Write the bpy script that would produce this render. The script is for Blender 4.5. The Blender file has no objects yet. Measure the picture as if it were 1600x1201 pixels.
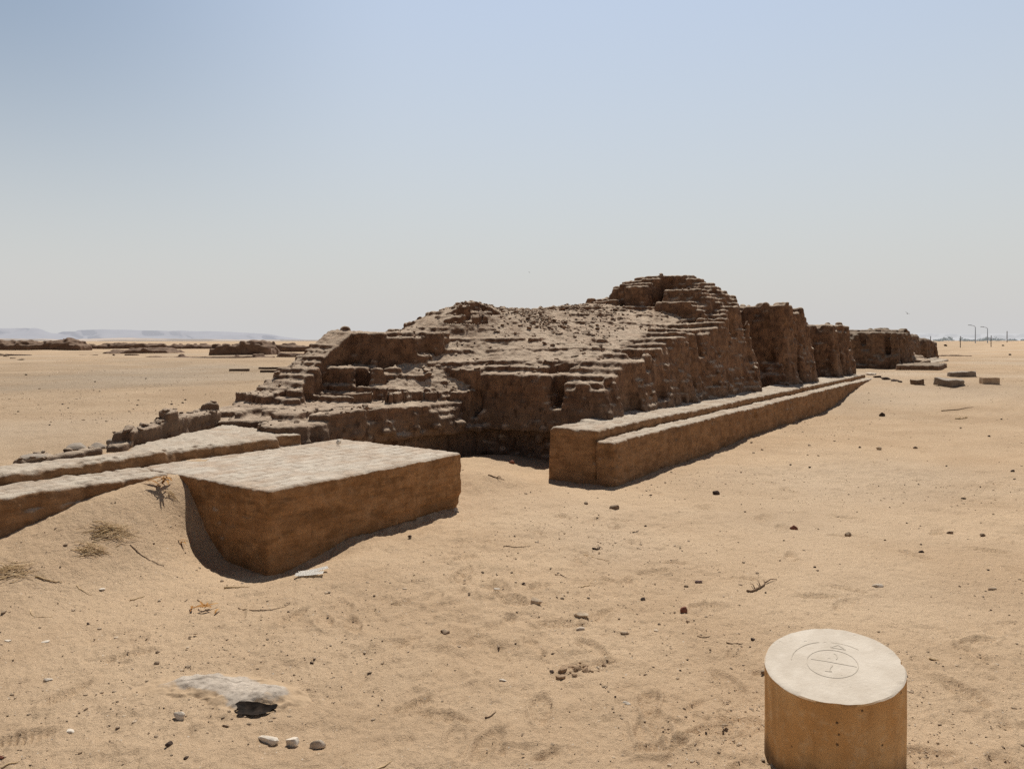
import bpy, bmesh, math, random
import numpy as np
from mathutils import Vector

random.seed(7)
RNG = np.random.default_rng(7)
scene = bpy.context.scene
COL = scene.collection
F = 1156.0            # focal length of the photograph in its own pixels
EYE = 1.65            # eye height
HY, CX = 532.0, 800.0 # horizon row, centre column
CA, SA = 0.5714, 0.8207   # the ruin's long axis (u) in world x, y
ANG = math.atan2(SA, CA)

def uv2xy(u, v): return CA*u - SA*v, SA*u + CA*v
def xy2uv(x, y): return CA*x + SA*y, -SA*x + CA*y

# ------------------------------------------------------------------ noise
def _hash(ix, iy, iz, seed):
    h = (ix.astype(np.int64)*374761393 + iy.astype(np.int64)*668265263 + iz.astype(np.int64)*2147483647 + seed*1274126177) & 0xFFFFFFFF
    h = ((h ^ (h >> 13)) * 1274126177) & 0xFFFFFFFF
    h = ((h ^ (h >> 16)) * 2246822519) & 0xFFFFFFFF
    h = h ^ (h >> 15)
    return (h & 0xFFFFFF).astype(np.float32) / float(0xFFFFFF)

def vnoise3(x, y, z, seed=0):
    x = np.asarray(x, np.float64); y = np.asarray(y, np.float64); z = np.asarray(z, np.float64)
    ix, iy, iz = np.floor(x), np.floor(y), np.floor(z)
    fx, fy, fz = x-ix, y-iy, z-iz
    fx = fx*fx*(3-2*fx); fy = fy*fy*(3-2*fy); fz = fz*fz*(3-2*fz)
    ix = ix.astype(np.int64); iy = iy.astype(np.int64); iz = iz.astype(np.int64)
    r = 0
    for dx in (0, 1):
        for dy in (0, 1):
            for dz in (0, 1):
                w = (fx if dx else 1-fx)*(fy if dy else 1-fy)*(fz if dz else 1-fz)
                r = r + w*_hash(ix+dx, iy+dy, iz+dz, seed)
    return r*2-1

def vnoise2(x, y, seed=0):
    x = np.asarray(x, np.float64); y = np.asarray(y, np.float64)
    ix, iy = np.floor(x), np.floor(y)
    fx, fy = x-ix, y-iy
    fx = fx*fx*fx*(fx*(fx*6-15)+10); fy = fy*fy*fy*(fy*(fy*6-15)+10)
    ix = ix.astype(np.int64); iy = iy.astype(np.int64); z0 = np.zeros_like(ix)
    r = 0
    for dx in (0, 1):
        for dy in (0, 1):
            w = (fx if dx else 1-fx)*(fy if dy else 1-fy)
            r = r + w*_hash(ix+dx, iy+dy, z0, seed)
    return r*2-1

def fbm2(x, y, sc, oct=3, seed=0, gain=.5):
    r = 0; a = 1
    for o in range(oct):
        c, s = math.cos(o*1.1+.4), math.sin(o*1.1+.4)
        r = r + a*vnoise2((c*x-s*y)*sc+17*o, (s*x+c*y)*sc-9*o, seed+o)
        sc *= 2.03; a *= gain
    return r

def sstep(a, b, x):
    t = np.clip((np.asarray(x, np.float64)-a)/(b-a), 0, 1)
    return t*t*(3-2*t)

def grid_noise(shape, cell, seed):
    """smooth random field on a voxel grid: a coarse lattice interpolated along each axis"""
    rng = np.random.default_rng(seed)
    dims = [int(n/c)+3 for n, c in zip(shape, cell)]
    A = (rng.random(dims, dtype=np.float32)*2-1)
    for ax in range(3):
        t = np.arange(shape[ax])/cell[ax]
        i = np.floor(t).astype(int); f = (t-i).astype(np.float32); f = f*f*(3-2*f)
        sh = [1, 1, 1]; sh[ax] = -1; f = f.reshape(sh)
        A = np.take(A, i, ax)*(1-f) + np.take(A, i+1, ax)*f
    return A

# ------------------------------------------------------------------ ground height
def terrain_base(x, y):
    x = np.asarray(x, np.float64); y = np.asarray(y, np.float64)
    u, v = xy2uv(x, y)
    d = np.hypot(x, y)
    right = .5*sstep(17.5, 25.5, u)
    left = .60*sstep(6.05+.65*sstep(4.2, 5.2, u), 6.75+.85*sstep(4.2, 5.2, u), v)*(1-.12*sstep(10, 30, v))
    z = np.maximum(right, left)
    z = np.where(d > 40, z*(1-sstep(40, 120, d)) + .45*sstep(40, 120, d), z)
    # drift against the left bench and the wind scoop along the podium's end
    g = np.exp(-((np.minimum(u, 3.35)-3.35)/.95)**2)
    inl = 1-sstep(4.0, 4.6, u)
    drift = sstep(4.75, 5.86, v)*(.20+.31*g)*inl
    z = np.maximum(z, drift)
    sc = np.where(u < 3.5, np.exp(-(np.maximum(3.33-u, 0)/.24)**1.6), np.exp(-((u-3.5)/.5)**2))*sstep(4.05, 4.55, v)*(1-sstep(5.35, 5.85, v))
    z = z*(1-sc) + (-.11+.50*sstep(5.0, 5.86, v))*sc
    z = z - .03*np.exp(-((v-4.5)/.18)**2)*sstep(3.2, 3.6, u)*(1-sstep(5.8, 6.3, u))
    # sand heaped in the bay between podium and right bench
    z = z + .17*np.exp(-((u-6.9)/.55)**2-((v-5.25)/.5)**2)
    z = z + .10*np.exp(-((u-8.2)/.8)**2-((v-6.0)/.6)**2)
    # rise towards the bench at its far end, and far low dunes
    z = z + .9*sstep(60, 200, d)*sstep(.56, .75, x/np.maximum(y, 1))*(y > 0)*sstep(-1, 1, fbm2(x, y, .012, 2, 91))*1.3
    z = z + .07*sstep(50, 140, d)*fbm2(x, y, .018, 2, 5)*(1-sstep(300, 900, d))
    z = z + .05*fbm2(x, y, .22, 2, 3)*sstep(3, 9, d)
    return z

FOOT = []
for i in range(380):
    a = random.uniform(-.66, .66); d = random.uniform(2.3, 13)
    x, y = math.sin(a)*d, math.cos(a)*d
    u, v = xy2uv(x, y)
    if math.hypot(x+1.33, y-3.43) < .75: continue
    if v > 3.6 and not (v < 4.2 and u < 3): continue
    FOOT.append((x, y, random.uniform(0, 6.28), random.uniform(.8, 1.1), random.random() < .45))
# the clear tread marks in front of the camera
for (px, py, an) in ((1140, 1060, 1.9), (845, 1105, 1.5), (1030, 1130, 1.7), (760, 1160, 1.2), (925, 1010, 2.2)):
    d = F*EYE/(py-HY); FOOT.append(((px-CX)/F*d, d, an, 1.0, True))

def terrain_detail(x, y):
    d = np.hypot(x, y)
    k = 1-sstep(14, 45, d)
    m = .6+.5*fbm2(x, y, .5, 2, 30)
    z = .018*fbm2(x, y, 1.1, 2, 11) + .011*m*fbm2(x, y, 3.1, 3, 12) + .0070*m*fbm2(x, y, 9.0, 3, 13) + .0040*fbm2(x, y, 34, 2, 14)*(1-sstep(6, 10, d))
    # small sharp-edged scuffs
    s = fbm2(x*1.0, y*1.6, 5.5, 2, 21)
    z = z + .009*sstep(.12, .24, s)*m - .005*sstep(.30, .42, fbm2(x*1.3, y, 8.0, 2, 23))*m
    return z*k

def ground_z(x, y):
    return terrain_base(x, y) + terrain_detail(x, y)

def gz(x, y): return float(ground_z(np.array([x]), np.array([y]))[0])

def at(px, py, zoff=0.0):
    """where the ray through a photo pixel meets the ground"""
    k = (px-CX)/F; s = (py-HY)/F
    ds = np.exp(np.linspace(math.log(2.0), math.log(400), 1600))
    g = terrain_base(ds*k, ds) + zoff
    below = (EYE - s*ds) <= g
    i = int(np.argmax(below)) if below.any() else len(ds)-1
    d = ds[i]
    return k*d, d

# ------------------------------------------------------------------ materials
def new_mat(name):
    m = bpy.data.materials.new(name); m.use_nodes = True
    nt = m.node_tree
    b = nt.nodes['Principled BSDF']
    b.inputs['Roughness'].default_value = .95
    b.inputs['Specular IOR Level'].default_value = .12
    return m, nt, b

class NB:
    def __init__(s, nt): s.nt = nt
    def n(s, t, **kw):
        nd = s.nt.nodes.new(t)
        for k, v in kw.items(): setattr(nd, k, v)
        return nd
    def l(s, a, b): s.nt.links.new(a, b)
    def val(s, sock, v):
        if hasattr(v, 'links') or isinstance(v, bpy.types.NodeSocket): s.l(v, sock)
        else: sock.default_value = v
    def noise(s, co, scale, detail=4, rough=.55, dist=0):
        nd = s.n('ShaderNodeTexNoise'); s.l(co, nd.inputs['Vector'])
        nd.inputs['Scale'].default_value = scale; nd.inputs['Detail'].default_value = detail
        nd.inputs['Roughness'].default_value = rough; nd.inputs['Distortion'].default_value = dist
        return nd.outputs['Fac']
    def maprange(s, v, a, b, c=0., d=1., smooth=True):
        nd = s.n('ShaderNodeMapRange'); nd.interpolation_type = 'SMOOTHSTEP' if smooth else 'LINEAR'
        s.val(nd.inputs['Value'], v)
        for i, q in zip((1, 2, 3, 4), (a, b, c, d)): nd.inputs[i].default_value = q
        return nd.outputs['Result']
    def mix(s, f, a, b, mode='MIX'):
        nd = s.n('ShaderNodeMix', data_type='RGBA', blend_type=mode)
        s.val(nd.inputs[0], f)
        for i, q in ((6, a), (7, b)):
            if isinstance(q, tuple): nd.inputs[i].default_value = (*q, 1) if len(q) == 3 else q
            else: s.l(q, nd.inputs[i])
        return nd.outputs[2]
    def math(s, op, a, b=None, clamp=False):
        nd = s.n('ShaderNodeMath', operation=op, use_clamp=clamp)
        s.val(nd.inputs[0], a)
        if b is not None: s.val(nd.inputs[1], b)
        return nd.outputs[0]
    def bump(s, h, strength, dist, normal=None):
        nd = s.n('ShaderNodeBump'); s.l(h, nd.inputs['Height'])
        nd.inputs['Strength'].default_value = strength; nd.inputs['Distance'].default_value = dist
        if normal is not None: s.l(normal, nd.inputs['Normal'])
        return nd.outputs['Normal']

def mat_mud(name, dark, mid, light, dust, dust_amt=1.0, tint=.5, scale=1.0, bump=.6, grey=None, straw=0.0, jamt=.8, pits=0, layers=0):
    m, nt, b = new_mat(name); N = NB(nt)
    co = N.n('ShaderNodeTexCoord').outputs['Object']
    at_ = N.n('ShaderNodeAttribute', attribute_name='tint').outputs['Fac']
    n1 = N.noise(co, 1.1*scale, 4, .6)
    n2 = N.noise(co, 7*scale, 5, .65)
    n3 = N.noise(co, 38*scale, 6, .7)
    t = N.math('ADD', N.math('MULTIPLY', at_, tint), N.math('MULTIPLY', n1, 1-tint))
    c = N.mix(N.maprange(t, .25, .75), dark, mid)
    c = N.mix(N.maprange(n2, .42, .72), c, light)
    c = N.mix(N.math('MULTIPLY', N.maprange(n3, .35, .65), .35), c, N.mix(.5, c, (.05, .035, .02), 'MULTIPLY'))
    if grey is not None:
        z = N.n('ShaderNodeSeparateXYZ'); N.l(co, z.inputs[0])
        f = N.math('MULTIPLY', N.maprange(N.math('ADD', z.outputs['Z'], N.math('MULTIPLY', n1, -.5)), .7, .25), .75)
        c = N.mix(f, c, grey)
    if straw:
        vo = N.n('ShaderNodeTexVoronoi'); mp = N.n('ShaderNodeMapping'); mp.inputs['Scale'].default_value = (34, 34, 70)
        N.l(co, mp.inputs[0]); N.l(mp.outputs[0], vo.inputs['Vector']); vo.inputs['Scale'].default_value = 1
        sp = N.math('MULTIPLY', N.maprange(vo.outputs['Distance'], .16, .08), N.maprange(N.noise(co, 3, 2), .5, .6))
        c = N.mix(N.math('MULTIPLY', sp, straw), c, (.55, .42, .26))
    if layers:   # bedding of the mud plaster: broken dark lines and paler bands along the courses
        mp3 = N.n('ShaderNodeMapping'); mp3.inputs['Scale'].default_value = (4.2, 4.2, 19); N.l(co, mp3.inputs[0])
        ln = N.noise(mp3.outputs[0], 1, 5, .62, .25)
        c = N.mix(N.math('MULTIPLY', N.maprange(ln, .53, .63), layers), c, tuple(q*.5 for q in dark))
        c = N.mix(N.math('MULTIPLY', N.maprange(ln, .47, .36), layers*.55), c, tuple(q*1.22 for q in light))
        sp_ = N.maprange(N.noise(co, 55, 3, .6), .62, .70)
        c = N.mix(N.math('MULTIPLY', sp_, layers*.6), c, tuple(min(.7, q*1.7) for q in light))
    if pits:
        mp2 = N.n('ShaderNodeMapping'); mp2.inputs['Scale'].default_value = (11, 11, 6.5); N.l(co, mp2.inputs[0])
        pf = N.maprange(N.noise(mp2.outputs[0], 1, 4, .6), .56, .66)
        c = N.mix(N.math('MULTIPLY', pf, pits), c, tuple(q*.45 for q in dark))
        hf = N.maprange(N.noise(mp2.outputs[0], .8, 5, .65, .4), .55, .72)
        c = N.mix(N.math('MULTIPLY', hf, pits*.5), c, tuple(q*1.5 for q in light))
    g = N.n('ShaderNodeNewGeometry')
    sx = N.n('ShaderNodeSeparateXYZ'); N.l(g.outputs['Normal'], sx.inputs[0])
    up = N.math('ADD', sx.outputs['Z'], N.math('MULTIPLY', N.math('SUBTRACT', n2, .5), .9))
    dd = N.math('MULTIPLY', N.maprange(up, .28, .80), N.maprange(N.noise(co, 2.3, 4, .65), .32, .6, dust_amt*.62, dust_amt))
    dcol = N.mix(N.maprange(n3, .35, .7), dust, tuple(q*.82 for q in dust))
    dcol = N.mix(N.maprange(n2, .45, .7), dcol, tuple(q*1.1 for q in dust))
    c = N.mix(dd, c, dcol)
    jt = N.n('ShaderNodeAttribute', attribute_name='joint').outputs['Fac']
    jf = N.math('MULTIPLY', N.maprange(jt, .38, .9), N.maprange(n1, .35, .6, .35, 1.0))
    c = N.mix(N.math('MULTIPLY', jf, jamt), c, N.mix(.5, c, tuple(q*.6 for q in dark)))
    N.l(c, b.inputs['Base Color'])
    nf = N.noise(co, 24, 8, .72)
    ng = N.noise(co, 110, 5, .7)
    nb = N.bump(nf, bump, .035)
    nb = N.bump(ng, bump*.6, .008, nb)
    N.l(nb, b.inputs['Normal'])
    return m

def mat_sand():
    m, nt, b = new_mat('sand'); N = NB(nt)
    co = N.n('ShaderNodeTexCoord').outputs['Object']
    n0 = N.noise(co, .12, 3, .5); n1 = N.noise(co, .7, 4, .6); n2 = N.noise(co, 6, 5, .65); n3 = N.noise(co, 45, 5, .75)
    n4 = N.noise(co, 220, 3, .7)
    c = N.mix(N.maprange(n1, .35, .65), (.50, .352, .222), (.58, .420, .272))
    c = N.mix(N.math('MULTIPLY', N.maprange(n0, .45, .65), .6), c, (.56, .445, .325))
    c = N.mix(N.math('MULTIPLY', N.maprange(n2, .52, .75), .5), c, (.42, .305, .195))
    c = N.mix(N.math('MULTIPLY', N.maprange(n3, .54, .70), .65), c, (.31, .22, .14))
    c = N.mix(N.math('MULTIPLY', N.maprange(n4, .55, .75), .35), c, (.72, .60, .46))
    # grit: scattered dark and pale grains
    for sc, th, cold, colp in ((16, .10, (.13, .09, .06), (.72, .66, .57)), (42, .17, (.17, .115, .08), (.72, .66, .57)), (95, .2, (.2, .14, .1), (.75, .66, .55))):
        vo = N.n('ShaderNodeTexVoronoi'); N.l(co, vo.inputs['Vector']); vo.inputs['Scale'].default_value = sc
        sx = N.n('ShaderNodeSeparateColor'); N.l(vo.outputs['Color'], sx.inputs[0])
        dot = N.maprange(vo.outputs['Distance'], th, th*.6)
        patch = N.maprange(n1, .42, .6)
        d1 = N.math('MULTIPLY', N.math('MULTIPLY', dot, N.maprange(sx.outputs[0], .80, .82)), N.math('ADD', N.math('MULTIPLY', patch, .7), .2))
        d2 = N.math('MULTIPLY', N.math('MULTIPLY', dot, N.maprange(sx.outputs[1], .9, .92)), .6)
        c = N.mix(d1, c, cold); c = N.mix(d2, c, colp)
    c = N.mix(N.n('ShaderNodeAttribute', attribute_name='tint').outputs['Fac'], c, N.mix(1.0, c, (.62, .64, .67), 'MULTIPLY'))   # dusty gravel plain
    N.l(c, b.inputs['Base Color'])
    nb = N.bump(N.noise(co, 9, 6, .6), .4, .05)
    nb = N.bump(N.noise(co, 30, 7, .72), .75, .026, nb)
    nb = N.bump(N.noise(co, 130, 4, .7), .7, .008, nb)
    N.l(nb, b.inputs['Normal'])
    b.inputs['Roughness'].default_value = 1; b.inputs['Specular IOR Level'].default_value = .05
    return m

def mat_simple(name, a, c2, scale=20, bump=.4, bdist=.006, rough=.9, dust=None, spec=.15):
    m, nt, b = new_mat(name); N = NB(nt)
    co = N.n('ShaderNodeTexCoord').outputs['Object']
    n = N.noise(co, scale, 6, .65)
    c = N.mix(N.maprange(n, .35, .68), a, c2)
    if dust:
        g = N.n('ShaderNodeNewGeometry'); sx = N.n('ShaderNodeSeparateXYZ'); N.l(g.outputs['Normal'], sx.inputs[0])
        c = N.mix(N.math('MULTIPLY', N.maprange(sx.outputs['Z'], .3, .95), .7), c, dust)
    N.l(c, b.inputs['Base Color'])
    if bump: N.l(N.bump(N.noise(co, scale*2.5, 6, .7), bump, bdist), b.inputs['Normal'])
    b.inputs['Roughness'].default_value = rough; b.inputs['Specular IOR Level'].default_value = spec
    return m

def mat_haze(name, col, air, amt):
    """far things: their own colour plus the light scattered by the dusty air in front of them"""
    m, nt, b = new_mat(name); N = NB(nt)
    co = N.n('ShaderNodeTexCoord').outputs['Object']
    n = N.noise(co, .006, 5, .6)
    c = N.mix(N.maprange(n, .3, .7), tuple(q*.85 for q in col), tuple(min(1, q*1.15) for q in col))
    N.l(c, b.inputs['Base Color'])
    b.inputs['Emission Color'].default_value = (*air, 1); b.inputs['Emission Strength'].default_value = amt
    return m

def mat_ash():
    m, nt, b = new_mat('wood_ash'); N = NB(nt)
    co = N.n('ShaderNodeTexCoord').outputs['Object']
    n1 = N.noise(co, 14, 6, .7); n2 = N.noise(co, 60, 5, .75); n3 = N.noise(co, 5, 4, .6)
    ash = N.mix(N.maprange(n1, .35, .65), (.40, .335, .27), (.52, .445, .365))
    ash = N.mix(N.math('MULTIPLY', N.maprange(n3, .52, .66), .45), ash, (.27, .23, .19))
    ash = N.mix(N.math('MULTIPLY', N.maprange(n2, .55, .7), .6), ash, (.12, .095, .075))
    sand = N.mix(n1, (.40, .285, .18), (.50, .362, .233))
    t = N.math('ADD', N.n('ShaderNodeAttribute', attribute_name='tint').outputs['Fac'], N.math('MULTIPLY', N.math('SUBTRACT', n2, .5), .9))
    N.l(N.mix(N.maprange(t, .2, .8), sand, ash), b.inputs['Base Color'])
    N.l(N.bump(n2, .4, .008, N.bump(n1, .4, .02)), b.inputs['Normal'])
    return m

M = {}
M['sand'] = mat_sand()
M['ruin'] = mat_mud('weathered_mudbrick', (.16, .090, .055), (.26, .148, .089), (.31, .185, .112), (.54, .424, .315), 1.0, .6, grey=(.20, .145, .105), pits=.75, jamt=.9, bump=.85)
M['ruin_far'] = mat_mud('weathered_mudbrick_far', (.135, .08, .05), (.225, .135, .085), (.275, .17, .105), (.33, .265, .20), .95, .5, pits=.7)
M['bench'] = mat_mud('repaired_mudbrick', (.25, .135, .065), (.34, .19, .095), (.40, .235, .125), (.53, .452, .36), 1.0, .4, straw=.6, jamt=.7, layers=.38)
M['podium'] = mat_mud('podium_mudbrick', (.28, .145, .062), (.38, .20, .09), (.45, .26, .13), (.56, .485, .395), 1.0, .35, straw=.7, jamt=.75, layers=.42)
M['ruin_dist'] = mat_mud('distant_mudbrick', (.14, .085, .06), (.2, .125, .085), (.24, .155, .105), (.30, .22, .16), .5, .4, scale=.4)
M['concrete'] = None
M['tan'] = mat_simple('tan_limestone', (.40, .29, .19), (.56, .45, .33), 18, .5)
M['pale'] = mat_simple('pale_limestone', (.58, .49, .39), (.74, .67, .57), 16, .5)
M['greyw'] = mat_simple('grey_limestone', (.42, .335, .25), (.64, .545, .44), 22, .5)
M['clod'] = mat_simple('earth_clod', (.26, .17, .10), (.42, .30, .20), 30, .7)
M['brown'] = mat_simple('brown_stone', (.13, .085, .055), (.29, .20, .135), 22, .6, dust=(.38, .29, .2))
M['dark'] = mat_simple('dark_stone', (.05, .034, .027), (.10, .066, .05), 30, .6)
M['red'] = mat_simple('red_brick_stone', (.17, .065, .045), (.27, .12, .08), 25, .6)
M['purple'] = mat_simple('purplish_stone', (.16, .105, .095), (.26, .19, .17), 25, .5)
M['slab'] = mat_simple('grey_slab', (.20, .155, .12), (.33, .27, .21), 4, .6, .02, dust=(.38, .32, .26))
M['straw'] = mat_simple('dry_straw', (.48, .34, .18), (.68, .52, .33), 12, .2)
M['leaf'] = mat_simple('dry_palm_leaf', (.28, .125, .035), (.46, .25, .085), 14, .3)
M['twig'] = mat_simple('grey_brown_twig', (.15, .095, .06), (.28, .19, .12), 20, .4)
M['card'] = mat_simple('white_card', (.72, .68, .62), (.82, .79, .74), 8, .1)
M['ash'] = mat_ash()
M['char'] = mat_simple('burnt_hollow', (.012, .009, .007), (.035, .024, .017), 30, .5)
M['wood'] = mat_simple('weathered_wood', (.09, .06, .042), (.16, .11, .075), 8, .5)
M['metal'] = mat_simple('painted_grey_steel', (.26, .27, .28), (.33, .34, .34), 3, 0, rough=.6)
M['post'] = mat_simple('dark_post', (.10, .085, .075), (.15, .13, .11), 3, .3)
M['bird'] = mat_simple('bird_feathers', (.05, .045, .04), (.09, .08, .07), 8, 0)
M['engrave'] = mat_simple('engraved_groove', (.45, .39, .315), (.56, .495, .405), 30, 0)
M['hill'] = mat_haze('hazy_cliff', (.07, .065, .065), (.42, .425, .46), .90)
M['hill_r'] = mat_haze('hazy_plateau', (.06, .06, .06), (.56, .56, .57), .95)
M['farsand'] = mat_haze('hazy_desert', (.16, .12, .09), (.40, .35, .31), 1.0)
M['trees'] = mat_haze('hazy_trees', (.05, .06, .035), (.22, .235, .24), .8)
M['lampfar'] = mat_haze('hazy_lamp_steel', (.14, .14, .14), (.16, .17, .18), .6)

def mat_concrete():
    m, nt, b = new_mat('cast_concrete'); N = NB(nt)
    co = N.n('ShaderNodeTexCoord').outputs['Object']
    n1 = N.noise(co, 3.2, 5, .6); n2 = N.noise(co, 26, 6, .7)
    mp = N.n('ShaderNodeMapping'); mp.inputs['Scale'].default_value = (9, 9, .9); N.l(co, mp.inputs[0])
    streak = N.noise(mp.outputs[0], 1.0, 5, .6)
    c = N.mix(N.maprange(n1, .35, .65), (.62, .345, .135), (.76, .48, .225))
    c = N.mix(N.math('MULTIPLY', N.maprange(streak, .48, .7), .55), c, (.38, .205, .08))
    c = N.mix(N.math('MULTIPLY', N.maprange(n2, .5, .7), .45), c, (.74, .55, .33))
    c = N.mix(N.math('MULTIPLY', N.maprange(N.noise(co, 11, 6, .7, .6), .52, .68), .5), c, (.42, .235, .095))
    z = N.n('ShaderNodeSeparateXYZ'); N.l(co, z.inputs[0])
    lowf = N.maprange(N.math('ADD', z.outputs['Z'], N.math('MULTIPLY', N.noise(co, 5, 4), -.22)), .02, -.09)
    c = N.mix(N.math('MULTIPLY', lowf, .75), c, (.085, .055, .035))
    vo = N.n('ShaderNodeTexVoronoi'); N.l(co, vo.inputs['Vector']); vo.inputs['Scale'].default_value = 24
    sx = N.n('ShaderNodeSeparateColor'); N.l(vo.outputs['Color'], sx.inputs[0])
    pit = N.math('MULTIPLY', N.maprange(vo.outputs['Distance'], .16, .08), N.maprange(sx.outputs[0], .62, .64))
    c = N.mix(N.math('MULTIPLY', pit, .85), c, (.06, .04, .03))
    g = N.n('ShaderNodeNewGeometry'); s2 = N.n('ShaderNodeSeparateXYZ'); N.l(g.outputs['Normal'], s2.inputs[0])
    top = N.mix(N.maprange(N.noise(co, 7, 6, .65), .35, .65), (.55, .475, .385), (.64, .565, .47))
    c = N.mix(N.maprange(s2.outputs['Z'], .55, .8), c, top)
    N.l(c, b.inputs['Base Color'])
    h = N.math('SUBTRACT', N.noise(co, 60, 6, .7), N.math('MULTIPLY', pit, 1.2))
    N.l(N.bump(h, .5, .006), b.inputs['Normal']); b.inputs['Roughness'].default_value = .85
    return m
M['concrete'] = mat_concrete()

# ------------------------------------------------------------------ objects
def mesh_np(name, V, Fq, mat, smooth=True, tint=None):
    me = bpy.data.meshes.new(name)
    V = np.ascontiguousarray(V, np.float32); Fq = np.ascontiguousarray(Fq, np.int32)
    nv, nf, k = len(V), len(Fq), Fq.shape[1]
    me.vertices.add(nv); me.vertices.foreach_set('co', V.ravel())
    me.loops.add(nf*k); me.loops.foreach_set('vertex_index', Fq.ravel())
    me.polygons.add(nf); me.polygons.foreach_set('loop_start', np.arange(0, nf*k, k, dtype=np.int32))
    me.polygons.foreach_set('loop_total', np.full(nf, k, np.int32))
    me.polygons.foreach_set('use_smooth', np.full(nf, smooth, bool))
    me.update(calc_edges=True)
    if tint is not None:
        a = me.attributes.new('tint', 'FLOAT', 'POINT'); a.data.foreach_set('value', np.ascontiguousarray(tint, np.float32))
    me.materials.append(mat)
    return me

def link(name, me, loc=(0, 0, 0), rz=0, parent=None):
    o = bpy.data.objects.new(name, me); COL.objects.link(o)
    o.location = loc; o.rotation_euler = (0, 0, rz)
    if parent: o.parent = parent
    return o

def tag(o, label=None, cat=None, group=None, kind=None):
    if label: o['label'] = label
    if cat: o['category'] = cat
    if group: o['group'] = group
    if kind: o['kind'] = kind
    return o

def empty(name, loc, rz=0):
    o = bpy.data.objects.new(name, None); COL.objects.link(o); o.location = loc; o.rotation_euler = (0, 0, rz)
    o.empty_display_size = .2
    return o

# ------------------------------------------------------------------ mud brick masses: voxel field -> mesh
def surface_nets(D, iso=.5):
    nx, ny, nz = D.shape
    I = D > iso
    cnt = np.zeros((nx-1, ny-1, nz-1), np.int8)
    for a in (0, 1):
        for b in (0, 1):
            for c in (0, 1):
                cnt += I[a:nx-1+a, b:ny-1+b, c:nz-1+c]
    act = (cnt > 0) & (cnt < 8)
    ix, iy, iz = np.nonzero(act)
    idx = np.full(act.shape, -1, np.int32); idx[ix, iy, iz] = np.arange(len(ix))
    P = np.zeros((len(ix), 3), np.float32); W = np.zeros(len(ix), np.float32)
    cs = [(a, b, c) for a in (0, 1) for b in (0, 1) for c in (0, 1)]
    val = {q: D[ix+q[0], iy+q[1], iz+q[2]] for q in cs}
    for q in cs:
        for ax in range(3):
            if q[ax] == 0:
                r = list(q); r[ax] = 1; r = tuple(r)
                a, b = val[q], val[r]
                m = (a > iso) != (b > iso)
                t = np.where(m, (iso-a)/np.where(m, b-a, 1), 0)
                for k in range(3):
                    P[:, k] += np.where(m, q[k] + (t if k == ax else 0), 0)
                W += m
    P /= np.maximum(W, 1)[:, None]
    P += np.stack([ix, iy, iz], 1)
    quads = []
    for ax in range(3):
        b, c = (ax+1) % 3, (ax+2) % 3
        sl0 = [slice(1, -1)]*3; sl1 = [slice(1, -1)]*3
        sl0[ax] = slice(0, -1); sl1[ax] = slice(1, None)
        A, B = I[tuple(sl0)], I[tuple(sl1)]
        e = np.nonzero(A != B)
        flip = A[e]
        p = np.stack(e, 1)
        off = np.array([1, 1, 1]); off[ax] = 0
        p = p + off
        def cell(db, dc):
            q = p.copy(); q[:, b] -= db; q[:, c] -= dc
            return idx[q[:, 0], q[:, 1], q[:, 2]]
        q = np.stack([cell(1, 1), cell(0, 1), cell(0, 0), cell(1, 0)], 1)
        q[~flip] = q[~flip][:, ::-1]
        quads.append(q)
    Q = np.concatenate(quads)
    Q = Q[(Q >= 0).all(1)]
    return P, Q, (ix, iy, iz)

def blur(D, n=1):
    for _ in range(n):
        for ax in range(3):
            a = np.roll(D, 1, ax); b = np.roll(D, -1, ax)
            D = D*.5 + (a+b)*.25
    return D

def box2(A, r):
    C = np.pad(A.astype(np.float32), r+1, mode='edge').cumsum(0).cumsum(1); n = 2*r+1
    return (C[n:, n:]-C[:-n, n:]-C[n:, :-n]+C[:-n, :-n])[:A.shape[0], :A.shape[1]]/(n*n)

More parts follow.
